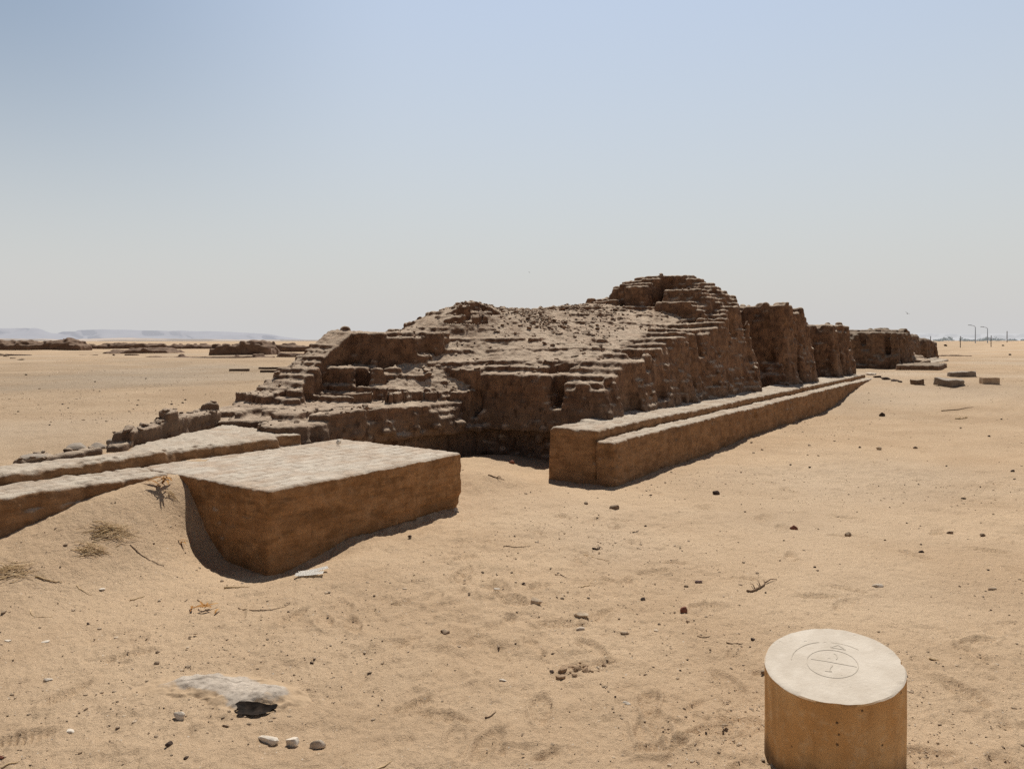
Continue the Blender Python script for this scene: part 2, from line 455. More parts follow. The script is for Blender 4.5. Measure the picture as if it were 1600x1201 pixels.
def brick_mass(name, mat, u0, u1, v0, v1, z0, z1, h, Hfun, keep=None, brick=(.30, .15, .10), jit=.12, joint=.26,
               nblur=3, namp=.16, seed=1, dirt=None, warp=.03, fine=.006, rot=ANG, org=None, parent=None, jw=.012, nsc=(.14, .06), follow=.45, support=.5):
    """Courses of bricks on a voxel grid: a brick stays if it lies under Hfun and passes keep();
    joints, blur and noise then wear the bricks, and the field is turned into ONE mesh."""
    pad = 4
    U = np.arange(u0-pad*h, u1+pad*h, h); V = np.arange(v0-pad*h, v1+pad*h, h); Z = np.arange(z0-pad*h, z1+pad*h, h)
    nx, ny, nz = len(U), len(V), len(Z)
    GU, GV = np.meshgrid(U, V, indexing='ij')
    H = Hfun(GU, GV)
    D = np.zeros((nx, ny, nz), np.float32); J = np.zeros((nx, ny, nz), np.float32); T = np.zeros((nx, ny, nz), np.uint8)
    bl, bw, bh = brick
    inside = (GU > u0) & (GU < u1) & (GV > v0) & (GV < v1)
    kz = np.floor(Z/bh).astype(int)
    prev = None; below = 0
    for k in np.unique(kz):
        zc = (k+.5)*bh
        sel = np.nonzero((kz == k) & (Z > z0) & (Z < z1))[0]
        if len(sel) == 0: continue
        rs = np.random.default_rng(seed*1000+int(k)+500)
        hd = (k % 2) == 0
        L, Wd = (bl, bw) if hd else (bw, bl)
        o1, o2 = (.3*L+.05*rs.random()*L)*(1 if hd else .5), .2*Wd+.05*rs.random()*Wd
        wob = .02*vnoise2(GU*1.5, GV*1.5, seed+int(k)+77)
        if hd:
            iv = np.floor((GV+o2+wob)/Wd); fv = (GV+o2+wob)/Wd-iv
            iu = np.floor((GU+o1+(iv % 2)*L*.5)/L); fu = (GU+o1+(iv % 2)*L*.5)/L-iu
            uc = (iu+.5)*L-o1-(iv % 2)*L*.5; vc = (iv+.5)*Wd-o2
        else:
            iu = np.floor((GU+o1+wob)/L); fu = (GU+o1+wob)/L-iu
            iv = np.floor((GV+o2+(iu % 2)*Wd*.5)/Wd); fv = (GV+o2+(iu % 2)*Wd*.5)/Wd-iv
            uc = (iu+.5)*L-o1; vc = (iv+.5)*Wd-o2-(iu % 2)*Wd*.5
        kk = np.full(iu.shape, int(k), np.int64)
        r1 = _hash(iu.astype(np.int64), iv.astype(np.int64), kk, seed)
        r2 = _hash(iu.astype(np.int64), iv.astype(np.int64), kk, seed+5)
        uc = GU+follow*(uc-GU); vc = GV+follow*(vc-GV)
        ci = np.clip(((uc-U[0])/h).astype(int), 0, nx-1); cj = np.clip(((vc-V[0])/h).astype(int), 0, ny-1)
        occ = inside & (zc < H[ci, cj] + jit*(r1-.5)*2)
        if keep is not None: occ &= keep(uc, vc, zc, r2)
        if prev is not None and zc > support: occ &= box2(prev, max(1, int(.07/h))) > .5   # no brick stays without one below it
        prev = occ
        eu = np.minimum(fu, 1-fu)*L; ev = np.minimum(fv, 1-fv)*Wd
        jm = np.exp(-(np.minimum(eu, ev)/jw)**2)
        base = occ.astype(np.float32); jv = (joint*jm).astype(np.float32)
        tt = (r2*255).astype(np.uint8)
        for s in sel:
            fz = Z[s]/bh-k; ez = fz*bh   # the bed joint under each course
            jz = math.exp(-(ez/jw)**2)
            D[:, :, s] = base; J[:, :, s] = np.where(occ, np.maximum(jv, joint*jz), below if s-sel[0] < 3 else 0)
            T[:, :, s] = tt
        below = np.where(occ, jv, 0)
        J[:, :, min(sel[-1]+1, nz-1)] = below; J[:, :, min(sel[-1]+2, nz-1)] = below
    # keep inside the mass solid: joints only matter at the skin, so blur, then wear with noise
    J = blur(J, 1); D = blur(D, nblur)-J
    for i, s_ in enumerate(nsc):
        c = (max(2, s_/h),)*3
        D += (namp*(1.0 if i == 0 else .6))*grid_noise(D.shape, c, seed*7+i)*(D > .02)
    if dirt is not None:
        Hd = dirt(GU, GV)
        dd = np.clip(.5+(Hd[:, :, None]-Z[None, None, :])/(3*h), 0, 1).astype(np.float32)
        okd = inside & (Hd < H+.10) & (Hd > z0)
        dd *= okd[:, :, None]
        dm = dd > D
        D = np.where(dm, dd, D); T = np.where(dm & (dd < .98), 140, T).astype(np.uint8)
    D[:, :, :2] = 0; D[:2] = 0; D[-2:] = 0; D[:, :2] = 0; D[:, -2:] = 0; D[:, :, -2:] = 0
    P, Q, (ix, iy, iz) = surface_nets(D)
    tint = T[ix, iy, iz].astype(np.float32)
    tint = np.maximum(tint, T[np.minimum(ix+1, nx-1), iy, iz])/255.0
    i0 = np.minimum(P.astype(int), np.array(D.shape)-2); fr = P-i0; jat = 0
    for da in (0, 1):
        for db in (0, 1):
            for dc in (0, 1):
                w_ = (fr[:, 0] if da else 1-fr[:, 0])*(fr[:, 1] if db else 1-fr[:, 1])*(fr[:, 2] if dc else 1-fr[:, 2])
                jat = jat+w_*J[i0[:, 0]+da, i0[:, 1]+db, i0[:, 2]+dc]
    jat = np.clip(jat/np.percentile(jat, 94), 0, 1)
    if dirt is not None: jat = jat*(~dm[ix, iy, iz])
    P = P*h + np.array([U[0], V[0], Z[0]], np.float32)
    if warp:
        f = 1/.55
        dx = vnoise3(P[:, 0]*f, P[:, 1]*f, P[:, 2]*f, seed+41); dy = vnoise3(P[:, 0]*f, P[:, 1]*f, P[:, 2]*f, seed+42)
        dz = vnoise3(P[:, 0]*f*.6, P[:, 1]*f*.6, P[:, 2]*f*.6, seed+43)
        P = P + np.stack([dx, dy, dz*.8], 1).astype(np.float32)*warp
    if org is None: org = ((u0+u1)/2, (v0+v1)/2, z0)
    P = P - np.array(org, np.float32)
    me = mesh_np(name, P, Q, mat, True, tint)
    ja = me.attributes.new('joint', 'FLOAT', 'POINT'); ja.data.foreach_set('value', np.ascontiguousarray(jat, np.float32))
    if fine:
        nrm = np.zeros(len(P)*3, np.float32); me.vertices.foreach_get('normal', nrm); nrm = nrm.reshape(-1, 3)
        n = vnoise3(P[:, 0]*22, P[:, 1]*22, P[:, 2]*22, seed+3)*.6 + vnoise3(P[:, 0]*47, P[:, 1]*47, P[:, 2]*47, seed+4)*.4
        P = P + nrm*(n*fine)[:, None].astype(np.float32)
        me.vertices.foreach_set('co', np.ascontiguousarray(P, np.float32).ravel()); me.update()
    if rot == ANG: x, y = uv2xy(org[0], org[1])
    else: x, y = org[0], org[1]
    return link(name, me, (x, y, org[2]), rot, parent)

def in_poly(U, V, poly):
    r = np.zeros(U.shape, bool); n = len(poly)
    for i in range(n):
        (x1, y1), (x2, y2) = poly[i], poly[(i+1) % n]
        c = (y1 > V) != (y2 > V)
        r ^= c & (U < (x2-x1)*(V-y1)/((y2-y1) if y2 != y1 else 1e-9)+x1)
    return r

def tps(pts, lam=.02):
    P = np.array(pts, float); n = len(P)
    def ph(r): return np.where(r > 1e-9, r*r*np.log(np.maximum(r, 1e-9)), 0)
    K = ph(np.hypot(P[:, None, 0]-P[None, :, 0], P[:, None, 1]-P[None, :, 1])) + lam*np.eye(n)
    B = np.c_[np.ones(n), P[:, :2]]
    A = np.block([[K, B], [B.T, np.zeros((3, 3))]])
    w = np.linalg.solve(A, np.r_[P[:, 2], 0, 0, 0])
    lo, hi = P[:, 2].min()-.1, P[:, 2].max()+.1
    def f(U, V):
        r = w[n]+w[n+1]*U+w[n+2]*V
        for i in range(n): r = r + w[i]*ph(np.hypot(U-P[i, 0], V-P[i, 1]))
        return np.clip(r, lo, hi)
    return f

# --- main eroded mass
HB = tps([(8.7, 4.9, 1.12), (9.8, 5.0, 1.36), (10.9, 5.1, 1.57), (12.3, 5.1, 1.84), (14, 5.1, 2.08), (15, 5.2, 2.42), (16.2, 5.3, 2.6),
          (8.8, 5.8, 1.26), (8.8, 6.8, 1.32), (10, 6, 1.50), (11, 6, 1.68), (12, 6, 1.85), (13, 6, 2.05), (14, 6, 2.25), (15, 6.2, 2.35),
          (9.0, 7.2, 1.42), (9.5, 7.3, 1.70), (10.3, 7.5, 2.06), (11.5, 7.2, 2.05), (13, 7, 2.28), (10.2, 8, 2.30), (9.0, 8.3, 1.83),
          (11.3, 8.2, 2.28), (13.1, 8, 2.38), (14.5, 7.6, 2.46), (9.5, 9, 1.9), (12, 9, 2.15), (15, 9, 2.2), (17, 8, 2.3), (17, 6, 2.25)])
HC = tps([(5.0, 6.6, .70), (5.6, 6.6, .74), (6.5, 6.6, .78), (7.4, 6.6, .78), (8.3, 6.5, .72), (5.5, 7.3, .72), (6.4, 7.2, .80), (7.2, 7.0, .82),
          (7.9, 6.95, .86), (8.3, 6.95, 1.0), (7.3, 7.4, .90), (7.8, 7.4, 1.12), (8.3, 7.3, 1.25), (8.6, 7.5, 1.42), (8.6, 6.9, 1.12), (8.6, 8.0, 1.5), (7.0, 7.9, .86), (5.2, 8.2, .74), (6.3, 7.9, .80), (6.8, 8.6, .85)])
P_C = [(4.95, 6.42), (8.35, 6.35), (8.75, 6.8), (8.9, 9), (5.3, 8.7), (5.0, 7.8), (5.5, 7.35), (4.95, 7.15)]
P_B = [(8.62, 4.5), (17.7, 4.3), (17.7, 9.1), (8.6, 9.1), (8.5, 6.7)]
P_F2 = [(7.95, 7.62), (8.3, 7.45), (9.2, 7.6), (9.2, 9.0), (7.85, 8.95)]
P_F1 = [(7.4, 7.68), (7.9, 7.5), (8.1, 7.6), (8.1, 8.8), (7.25, 8.5)]
P_F0 = [(5.3, 8.25), (6.6, 8.1), (7.4, 8.35), (8.0, 8.35), (8.0, 9.0), (6.3, 9.05), (5.4, 8.8)]
P_M = [(14.95, 6.4), (14.9, 7.6), (16.3, 7.6), (16.45, 5.2), (15.3, 5.2), (15.25, 6.3)]
P_K = [(14.2, 6.5), (14.3, 7.35), (14.8, 7.7), (15.2, 7.6), (15.2, 6.5), (14.7, 6.4)]
P_R = [(13.9, 5.1), (14.0, 6.1), (15.5, 6.2), (15.5, 5.1)]
P_M2 = [(14.0, 7.0), (14.2, 7.9), (15.5, 8.1), (15.5, 7.2)]
def smooth_main(U, V, q=True):
    w1 = .10*fbm2(U, V, 1.1, 3, 61); w2 = .10*fbm2(U, V, 1.1, 3, 67)
    A, B = U+w1, V+w2
    n = .04*fbm2(U, V, .9, 3, 71)
    h = np.full(U.shape, -1.0)
    def step(x, s, k):
        """uneven ledges, each a few courses high"""
        t = x/s + .16*fbm2(U, V, .5, 2, k)
        f = np.floor(t); r = t-f
        return x + s*(f+sstep(.45, 1.0, r)-t)*.85
    hb, hc = HB(U, V)+n, HC(U, V)+n*.6
    if q:
        hb = step(hb, .168, 91); hc = np.where(hc > .86, step(hc, .168, 92), hc)
    def put(h, poly, val): return np.where(in_poly(A, B, poly), np.maximum(h, val), h)
    h = put(h, P_C, hc); h = put(h, P_B, hb)
    if q:
        h = put(h, P_F2, 1.77+n*1.1); h = put(h, P_F1, 1.28+n*.4)
        h = put(h, P_F0, .84+.98*np.clip((U-6.35)/1.6, 0, 1)+n*.5)
        h = put(h, P_M, 3.04-.16*((U-15.5)/.8)**2-.42*(1-sstep(5.1, 6.1, V))-.10*sstep(7.0, 7.6, V)+n)
        h = put(h, P_K, 2.90-.30*sstep(7.1, 7.7, V)-.10*(1-sstep(14.2, 14.7, U))+n)
        h = put(h, P_R, 2.40+.26*sstep(14.35, 14.45, U+.3*fbm2(V, U, .9, 2, 5))+.22*sstep(14.95, 15.05, U+.25*fbm2(V, U, .9, 2, 6))-.25*(1-sstep(5.05, 5.5, V))+n)
        h = put(h, P_M2, 2.55+n)
    return h
def H_main(U, V): return smooth_main(U, V)
def vface_main(u, z):
    f = 4.62 + .15*np.clip(z-.55, 0, 3) + .06*fbm2(u, np.full_like(u, z*.6), 1.4, 3, 15) - .05*math.exp(-((z-.55)/.25)**2)
    niche = sstep(15.9, 16.15, u)
    return f*(1-niche) + niche*(5.9+.05*z)
def keep_main(u, v, z, r):
    k = v > vface_main(u, z) + (r-.5)*.07
    # the end face by the bay leans back and is undercut at its foot
    end = 8.52 + .12*(z-.5) + .14*fbm2(v, np.full_like(v, z), 1.3, 2, 19) + (.28 if z < .34 else 0)*1.0
    k &= ~((v < 6.55+.1*(r-.5)) & (u < end + (r-.5)*.07))
    # undercut of the low face behind the podium
    if z < .36: k &= ~((v < 6.75) & (u > 5.6) & (u < 8.6))
    # scattered lost bricks
    k &= r < .985
    return k
def dirt_main(U, V):
    n = .03*fbm2(U, V, 2.5, 3, 33)+.035*np.abs(fbm2(U, V, 9, 3, 34))
    a = HB(U, V)+.02 - .28*np.clip(((U-11.1)/1.9)**2+((V-7.3)/1.25)**2, 0, 4) + n
    b = .835 - .20*np.clip(((U-6.9)/1.3)**2+((V-6.95)/.42)**2, 0, 6) + n*.5
    c = 2.33 - .35*np.clip(((U-10.3)/.8)**2+((V-8.0)/.6)**2, 0, 4) + n
    gen = np.maximum(smooth_main(U, V, False)-.045, np.where(in_poly(U, V, [(6.3, 8.3), (8.0, 8.45), (8.0, 8.95), (6.3, 8.95)]), .83+.98*np.clip((U-6.35)/1.6, 0, 1), -5))+.02*fbm2(U, V, 3.5, 3, 37)+.025*np.abs(fbm2(U, V, 10, 3, 34))
    r = np.maximum(np.maximum(np.maximum(a, b), c), gen)
    return np.where(in_poly(U, V, [(5.2, 6.62), (8.3, 6.62), (8.95, 6.6), (9.1, 5.9), (9.6, 5.3), (14.2, 5.6), (14.2, 8.8), (8.8, 8.8), (7.9, 7.6), (7.4, 7.45), (5.3, 7.4)]) | in_poly(U, V, [(6.2, 8.4), (7.95, 8.4), (7.95, 9.0), (6.2, 9.0)]), r, -5)
ruin = brick_mass('mudbrick_ruin', M['ruin'], 4.9, 17.7, 4.3, 9.1, -.2, 3.2, .022, H_main, keep_main, brick=(.32, .16, .09), follow=.25,
                  jit=.025, joint=.34, nblur=2, namp=.16, seed=3, dirt=dirt_main, warp=.05, fine=.008, org=(11, 6.8, 0), jw=.013)
def add_rubble(o, n, name, smin, smax, seed, zmin=.5, cond=None, mat=None, pref=None):
    """broken brick and clods lying on the ledges: too many to count, one part of the ruin"""
    me = o.data; N_ = len(me.vertices)
    co = np.zeros(N_*3, np.float32); me.vertices.foreach_get('co', co); co = co.reshape(-1, 3)
    no = np.zeros(N_*3, np.float32); me.vertices.foreach_get('normal', no); no = no.reshape(-1, 3)
    rs = np.random.default_rng(seed)
    ok = (no[:, 2] > .62) & (co[:, 2] > zmin)
    if cond is not None: ok &= cond(co)
    ids = np.nonzero(ok)[0]
    pr = .25+np.clip(fbm2(co[ids, 0], co[ids, 1], 1.1, 2, seed)+.2, 0, 1)*2
    if pref is not None: pr = pr*pref(co[ids])
    ids = rs.choice(ids, n, p=pr/pr.sum())
    bm = bmesh.new(); bmesh.ops.create_icosphere(bm, subdivisions=2, radius=1)
    base = np.array([v.co for v in bm.verts]); tri = np.array([[v.index for v in f.verts] for f in bm.faces]); bm.free()
    V = []; T = []
    for i in ids:
        s_ = min(smin*math.exp(abs(rs.normal())*.62), smax)
        b = base.copy()
        for k in range(6):
            d_ = rs.normal(size=3); d_ /= np.linalg.norm(d_); e = b@d_-rs.uniform(.45, .8); b = b-np.outer(np.maximum(e, 0), d_)
        b = b*(s_*np.array([rs.uniform(.9, 1.5), rs.uniform(.7, 1.1), rs.uniform(.45, .85)]))
        a = rs.uniform(0, 6.28); c, q = math.cos(a), math.sin(a)
        b = np.stack([b[:, 0]*c-b[:, 1]*q, b[:, 0]*q+b[:, 1]*c, b[:, 2]+b[:, 0]*rs.uniform(-.3, .3)], 1)+co[i]+np.array([0, 0, s_*.25])
        V.append(b); T.append(np.full(len(b), rs.random()))
    nb = len(base); V = np.concatenate(V); Q = np.concatenate([tri+k*nb for k in range(n)])
    me2 = mesh_np(name, V, Q, mat or M['ruin'], False, np.concatenate(T))
    r = link(name, me2, (0, 0, 0), 0, o); r['kind'] = 'stuff'
    return r
add_rubble(ruin, 1900, 'rubble', .013, .075, 5, .45, lambda c: c[:, 1] > -1.6, pref=lambda c: .35+6*np.exp(-((c[:, 0]-.4)/1.6)**2-((c[:, 1]-.6)/1.0)**2))
tag(ruin, 'largest eroded mudbrick ruin, stepped slope rising to a rounded brick mound', 'ruin')

# --- further stretches of the same wall
def make_seg(name, u0, u1, vf, v1, Hf, label, h, seed, niche=None, base=.2, mat='ruin', bat=.10, brick=(.32, .16, .112), group=None):
    def H(U, V):
        return Hf(U, V) + .07*fbm2(U, V, 1.2, 3, seed+4)
    def keep(u, v, z, r):
        f = vf + bat*max(0, z-.5) + .12*fbm2(u, np.full_like(u, z*.7), 1.3, 3, seed+9)
        if niche: f = np.where((u > niche[0]), niche[1], f)
        k = v > f + (r-.5)*.07
        e = u0 + .14 + .12*max(0, z-.5)*1 + .10*fbm2(v, np.full_like(v, z), 1.6, 2, seed+2)
        k &= u > e
        return k & (r < .985)
    o = brick_mass(name, M[mat], u0, u1, vf-.2, v1, base-.2, 2.9, h, H, keep, brick=brick, jit=.05, joint=.30, nblur=2, namp=.16,
                   seed=seed, warp=.05, fine=.008, org=((u0+u1)/2, (vf+v1)/2, base-.2))
    return tag(o, label, 'ruin', 'further stretches of the ruined wall')
make_seg('mudbrick_wall', 17.5, 22.6, 4.45, 8.2, lambda U, V: 2.52-.14*sstep(18.3, 19, U)-.5*sstep(19.6, 20.5, U)*.7+.10*sstep(18.6, 18.9, V*0+U)*0,
         'tall dark wall stretch straight beyond the deep niche of the main ruin', .03, 21, (20.4, 5.4))
make_seg('mudbrick_wall', 22.4, 26.0, 4.45, 7.5, lambda U, V: 2.10-.5*sstep(24.6, 26.0, U),
         'shorter rounded wall stretch at the far end of the long bench', .035, 22)
make_seg('mudbrick_wall', 33.3, 38.0, 4.15, 9.5, lambda U, V: 2.0+.12*sstep(35.5, 36.5, U),
         'flat topped wall end facing the camera past the long bench', .045, 23, mat='ruin_far')
make_seg('mudbrick_wall', 39.0, 44.8, 4.5, 8.0, lambda U, V: 1.98-.1*sstep(42, 44, U),
         'dark far wall stretch behind the pale rubble steps', .06, 24, mat='ruin_far')
make_seg('mudbrick_wall', 46.5, 53.5, 4.5, 7.5, lambda U, V: 1.80-.25*sstep(50, 53, U),
         'lowest and farthest wall stretch, last on the right beside the sand', .07, 25, mat='ruin_far')
o = brick_mass('rubble_steps', M['ruin'], 36.3, 39.6, 3.6, 5.2, .2, 1.7, .045, lambda U, V: .62+.75*sstep(3.55, 5.0, V)+.1*fbm2(U, V, 1.4, 2, 8),
               None, brick=(.5, .3, .16), jit=.1, seed=26, warp=.06)
tag(o, 'pale worn brick steps heaped between two far wall stretches', 'rubble')
o = brick_mass('mudbrick_platform', M['ruin_far'], 32.6, 36.2, 2.75, 4.3, .2, .72, .04, lambda U, V: .70+0*U, None, brick=(.3, .15, .1), jit=.01, joint=.2, seed=27)
tag(o, 'low far platform jutting out below the flat topped wall end', 'platform')
o = brick_mass('mudbrick_platform', M['bench'], 40.0, 50.0, 3.7, 4.5, .2, .80, .05, lambda U, V: .62+.12*(V > 4.1), None, brick=(.3, .15, .1), jit=.01, joint=.2, seed=28)
tag(o, 'thin pale ledge running along the foot of the farthest walls', 'ledge')

# --- the mud brick benches and podium
def flat(zt, amp=.0, seed=0):
    return lambda U, V: np.full(U.shape, zt+.02) + amp*fbm2(U, V, 1.5, 2, seed)
def bench_keep(seed, v0, amt=.0):
    def k(u, v, z, r): return r < 2
    return k
bl = empty('mudbrick_bench', (*uv2xy(2.6, 6.3), 0), 0)
tag(bl, 'two step mudbrick bench on the left running up to the podium', 'bench')
def worn(v0, zt, seed, end=None, amp=.026):
    """edges of a bench crumble back unevenly, most along the top"""
    def k(u, v, z, r):
        e = .006+amp*np.maximum(0, fbm2(u, np.full_like(u, z*.7), 2.6, 3, seed))*(1.4 if z > zt-.11 else 1)
        ok = v > v0+e
        if end is not None: ok &= u > end+.006+amp*np.maximum(0, fbm2(v, np.full_like(v, z*.7), 2.6, 3, seed+1))
        return ok
    return k
def tier(parent, name, mat, u0, u1, v0, v1, z0, zt, h, seed, bh, jit=.0, joint=.30, nblur=4, namp=.20, dirt=None, warp=.022, keep=None, brick=None, fine=.006, jw=.012):
    o = brick_mass(name, mat, u0, u1, v0, v1, z0, zt, h, flat(zt), keep, brick=brick or (.30, .15, bh), jit=jit, joint=joint, nblur=nblur, namp=namp,
                   seed=seed, dirt=dirt, warp=warp, fine=fine, jw=jw, nsc=(.13, .045), follow=0.0, support=9)
    if parent:
        w = o.location.copy(); o.parent = parent; o.location = w - parent.location
        o.rotation_euler = (0, 0, ANG)
    return o
tier(bl, 'lower_tier', M['bench'], -.5, 3.44, 5.86, 6.37, -.2, .545, .012, 31, .109, keep=worn(5.86, .545, 5))
def fill_left(U, V):
    lim = 6.72+.62*np.maximum(U-3.5, 0)+.05*fbm2(U, V, 3, 2, 9)
    return .65+.02*sstep(6.5, 7.0, V)-.3*sstep(lim-.02, lim+.10, V)+.012*fbm2(U, V, 3, 3, 5)+.010*np.abs(fbm2(U, V, 14, 2, 6)) - .25*(V < 6.43)
def keep_up(u, v, z, r):
    return ~((u > 4.75+.45*(r)) & (v < 6.55) & (z > .55)) & (v < 6.70)
tier(bl, 'upper_tier', M['bench'], -.5, 5.25, 6.36, 7.75, -.2, .76, .013, 32, .109, keep=lambda u, v, z, r: keep_up(u, v, z, r) & (z < .66) & worn(6.36, .655, 8)(u, v, z, r), dirt=fill_left)

podium = tier(None, 'mudbrick_podium', M['podium'], 3.45, 5.76, 4.60, 6.35, -.3, .545, .011, 33, .109, jit=0, joint=.22, jw=.009, nblur=3, namp=.17, fine=.005, warp=.014,
              keep=lambda u, v, z, r: worn(4.60, .545, 17, 3.45, .008)(u, v, z, r) & ~((z < .05) & (v < 4.66) & (u > 4.2)) & ~((z < .10) & (v < 4.63) & (u > 4.6)))
tag(podium, 'long rectangular mudbrick podium with pale dusty brick top in the foreground', 'podium')

br = empty('mudbrick_bench', (*uv2xy(16, 4.2), 0), 0)
tag(br, 'long two step bench along the foot of the main ruin on the right', 'bench')
tier(br, 'lower_tier', M['bench'], 7.62, 25.3, 3.88, 4.16, -.2, .50, .018, 34, .10, nblur=2, keep=worn(3.88, .5, 11, 7.62, .018))
tier(br, 'upper_tier', M['bench'], 7.66, 25.3, 4.10, 4.80, -.2, .60, .018, 35, .10, nblur=2, keep=worn(4.13, .6, 14, 7.66, .018),
     dirt=lambda U, V: np.where((V > 4.2) & (U < 25), .575+.05*sstep(4.3, 4.8, V)*(U > 8.4)+.012*fbm2(U, V, 4, 3, 5), -5))

# --- broken low brick row behind the left bench
def H_row(U, V):
    q = V-(6.84+.62*np.maximum(U-3.55, 0)) + .06*fbm2(U, V, 2.0, 3, 45)     # distance behind the front of the ridge
    band = (q > 0)*(1-sstep(.28, .50, q))
    top = .64+.18*sstep(3.35, 3.75, U)+.05*fbm2(U, V, 2.4, 3, 44)
    return np.where((U > 2.75) & (band > .05), .45+(top-.45)*band, .3)
row = brick_mass('broken_brick_row', M['ruin'], 2.6, 5.3, 6.75, 8.4, .2, 1.0, .015, H_row, None, brick=(.34, .17, .115), jit=.05, joint=.34, nblur=4, namp=.2, seed=36, warp=.07, follow=.5, nsc=(.2, .07))
add_rubble(row, 140, 'rubble', .014, .06, 8, .2)
tag(row, 'low broken row of worn bricks behind the left bench, above the open sand', 'ruin')

# ------------------------------------------------------------------ ground mesh
def build_ground():
    th_in = np.linspace(-.72, .72, 860)
    th_out = np.concatenate([np.linspace(-math.pi, -.74, 60), th_in, np.linspace(.74, math.pi, 60)])
    d = [0.05, .3, .7, 1.1, 1.5, 1.8]
    x = 1.95
    while x < 16: d.append(x); x *= 1.0048
    while x < 60: d.append(x); x *= 1.009
    while x < 9000: d.append(x); x *= 1.035
    d = np.array(d)
    R, TH = np.meshgrid(d, th_out, indexing='ij')
    X, Y = np.sin(TH)*R, np.cos(TH)*R
    Zg = ground_z(X, Y)
    # shoe prints
    near = d < 15
    nr = int(near.sum())
    xs, ys = X[:nr], Y[:nr]; dz = np.zeros_like(xs)
    for (fx, fy, a, s, tread) in FOOT:
        dd = math.hypot(fx, fy); i0 = np.searchsorted(d, dd-.3); i1 = min(np.searchsorted(d, dd+.3), nr)
        tt = math.atan2(fx, fy); w = .32/dd
        j0 = np.searchsorted(th_out, tt-w); j1 = np.searchsorted(th_out, tt+w)
        if i1 <= i0 or j1 <= j0: continue
        ex, ey = xs[i0:i1, j0:j1]-fx, ys[i0:i1, j0:j1]-fy
        c, s_ = math.cos(a), math.sin(a)
        L = (ex*c+ey*s_)/s; W = (-ex*s_+ey*c)/s
        wid = .048*(1+.18*np.sin(L*18+.5))
        q = np.sqrt((L/.142)**2+(W/wid)**2)
        t = -.014*(1-sstep(.75, 1.02, q)) + .009*np.exp(-((q-1.2)/.16)**2)
        if tread: t = t + .0055*np.sin(L*2*math.pi/.026+2.5*np.abs(W)/.05)*(1-sstep(.7, .95, q))
        else: t = t*(.5+.5*vnoise2(ex*14+fx, ey*14, 9))
        dz[i0:i1, j0:j1] += t
    Zg[:nr] += dz
    n0, n1 = R.shape
    V = np.stack([X, Y, Zg], -1).reshape(-1, 3)
    I = np.arange(n0*n1).reshape(n0, n1)
    a, b, c, e = I[:-1, :-1], I[:-1, 1:], I[1:, 1:], I[1:, :-1]
    Q = np.stack([a, e, c, b], -1).reshape(-1, 4)
    uu, vv = xy2uv(V[:, 0], V[:, 1]); dd = np.hypot(V[:, 0], V[:, 1])
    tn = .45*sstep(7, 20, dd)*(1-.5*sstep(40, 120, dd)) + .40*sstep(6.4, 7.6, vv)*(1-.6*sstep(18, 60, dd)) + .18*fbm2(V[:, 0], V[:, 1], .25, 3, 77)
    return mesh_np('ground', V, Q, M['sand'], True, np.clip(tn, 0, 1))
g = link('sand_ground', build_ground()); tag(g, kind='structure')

# ------------------------------------------------------------------ stones
def rock_mesh(name, sx, sy, sz, mat, seed, cuts=7, sub=3, angular=.6):
    rs = random.Random(seed)
    bm = bmesh.new(); bmesh.ops.create_icosphere(bm, subdivisions=sub, radius=1)
    pl = []
    for i in range(cuts+4):
        n = Vector((rs.gauss(0, 1), rs.gauss(0, 1), rs.gauss(0, .8))).normalized(); pl.append((n, rs.uniform(.48, .84)))
    co = np.array([v.co for v in bm.verts])
    nz = vnoise3(co[:, 0]*1.4+seed, co[:, 1]*1.4, co[:, 2]*1.4, seed)*.16 + vnoise3(co[:, 0]*4+seed, co[:, 1]*4, co[:, 2]*4, seed+1)*.05
    for v, n_ in zip(bm.verts, nz):
        p = v.co*(1+float(n_))
        for n, dd in pl:
            e = p.dot(n)-dd
            if e > 0: p = p - n*e*(.75+.25*angular)
        v.co = Vector((p.x*sx, p.y*sy, p.z*sz))
    me = bpy.data.meshes.new(name); bm.to_mesh(me); bm.free()
    for p in me.polygons: p.use_smooth = True
    try:
        me.set_sharp_from_angle(angle=math.radians(32))
    except Exception: pass
    me.materials.append(mat)
    return me

def stone(px, py, w, mat, label, asp=(1, .8, .6), sink=.30, seed=None, cuts=7, name='stone', cat='stone', zoff=0, rz=None, pos=None, group=None):
    seed = seed or int(px*7+py)
    x, y = pos[:2] if pos else at(px, py)
    s = w/F*y/2
    sx, sy, sz = s*asp[0], s*asp[1], s*asp[2]
    me = rock_mesh(name, sx, sy, sz, M[mat], seed, cuts)
    z = pos[2] if pos else gz(x, y)
    o = link(name, me, (x, y, z+sz*(1-2*sink)+zoff), random.Random(seed).uniform(-.5, .5) if rz is None else rz)
    return tag(o, label, cat, group)

stone(838, 945, 24, 'tan', 'chunky tan stone with dark notched side in the middle of the sand', (1, .85, .75), cuts=9)
stone(906, 961, 28, 'tan', 'long flat tan stone just behind a pale round pebble', (1, .55, .28))
stone(907, 980, 16, 'greyw', 'pale round flat pebble half sunk in front of the long tan stone', (1, .9, .35))
stone(695, 989, 17, 'brown', 'brown stone with pale top left of the chunky tan stone', (1, .7, .7))
stone(717, 1010, 9, 'brown', 'small brown pebble just right of and below the pale topped brown stone')
stone(976, 990, 15, 'tan', 'flat tan chip right of the pale round pebble', (1, .6, .5))
stone(1005, 934, 13, 'dark', 'dark wedge shaped chip above and right of the long tan stone', (1, .6, .5))
stone(1069, 953, 17, 'red', 'reddish broken brick chunk left of the dry branch', (1, .7, .8), cuts=10)
stone(1091, 905, 13, 'purple', 'flat purplish stone above the reddish brick chunk', (1, .6, .5))
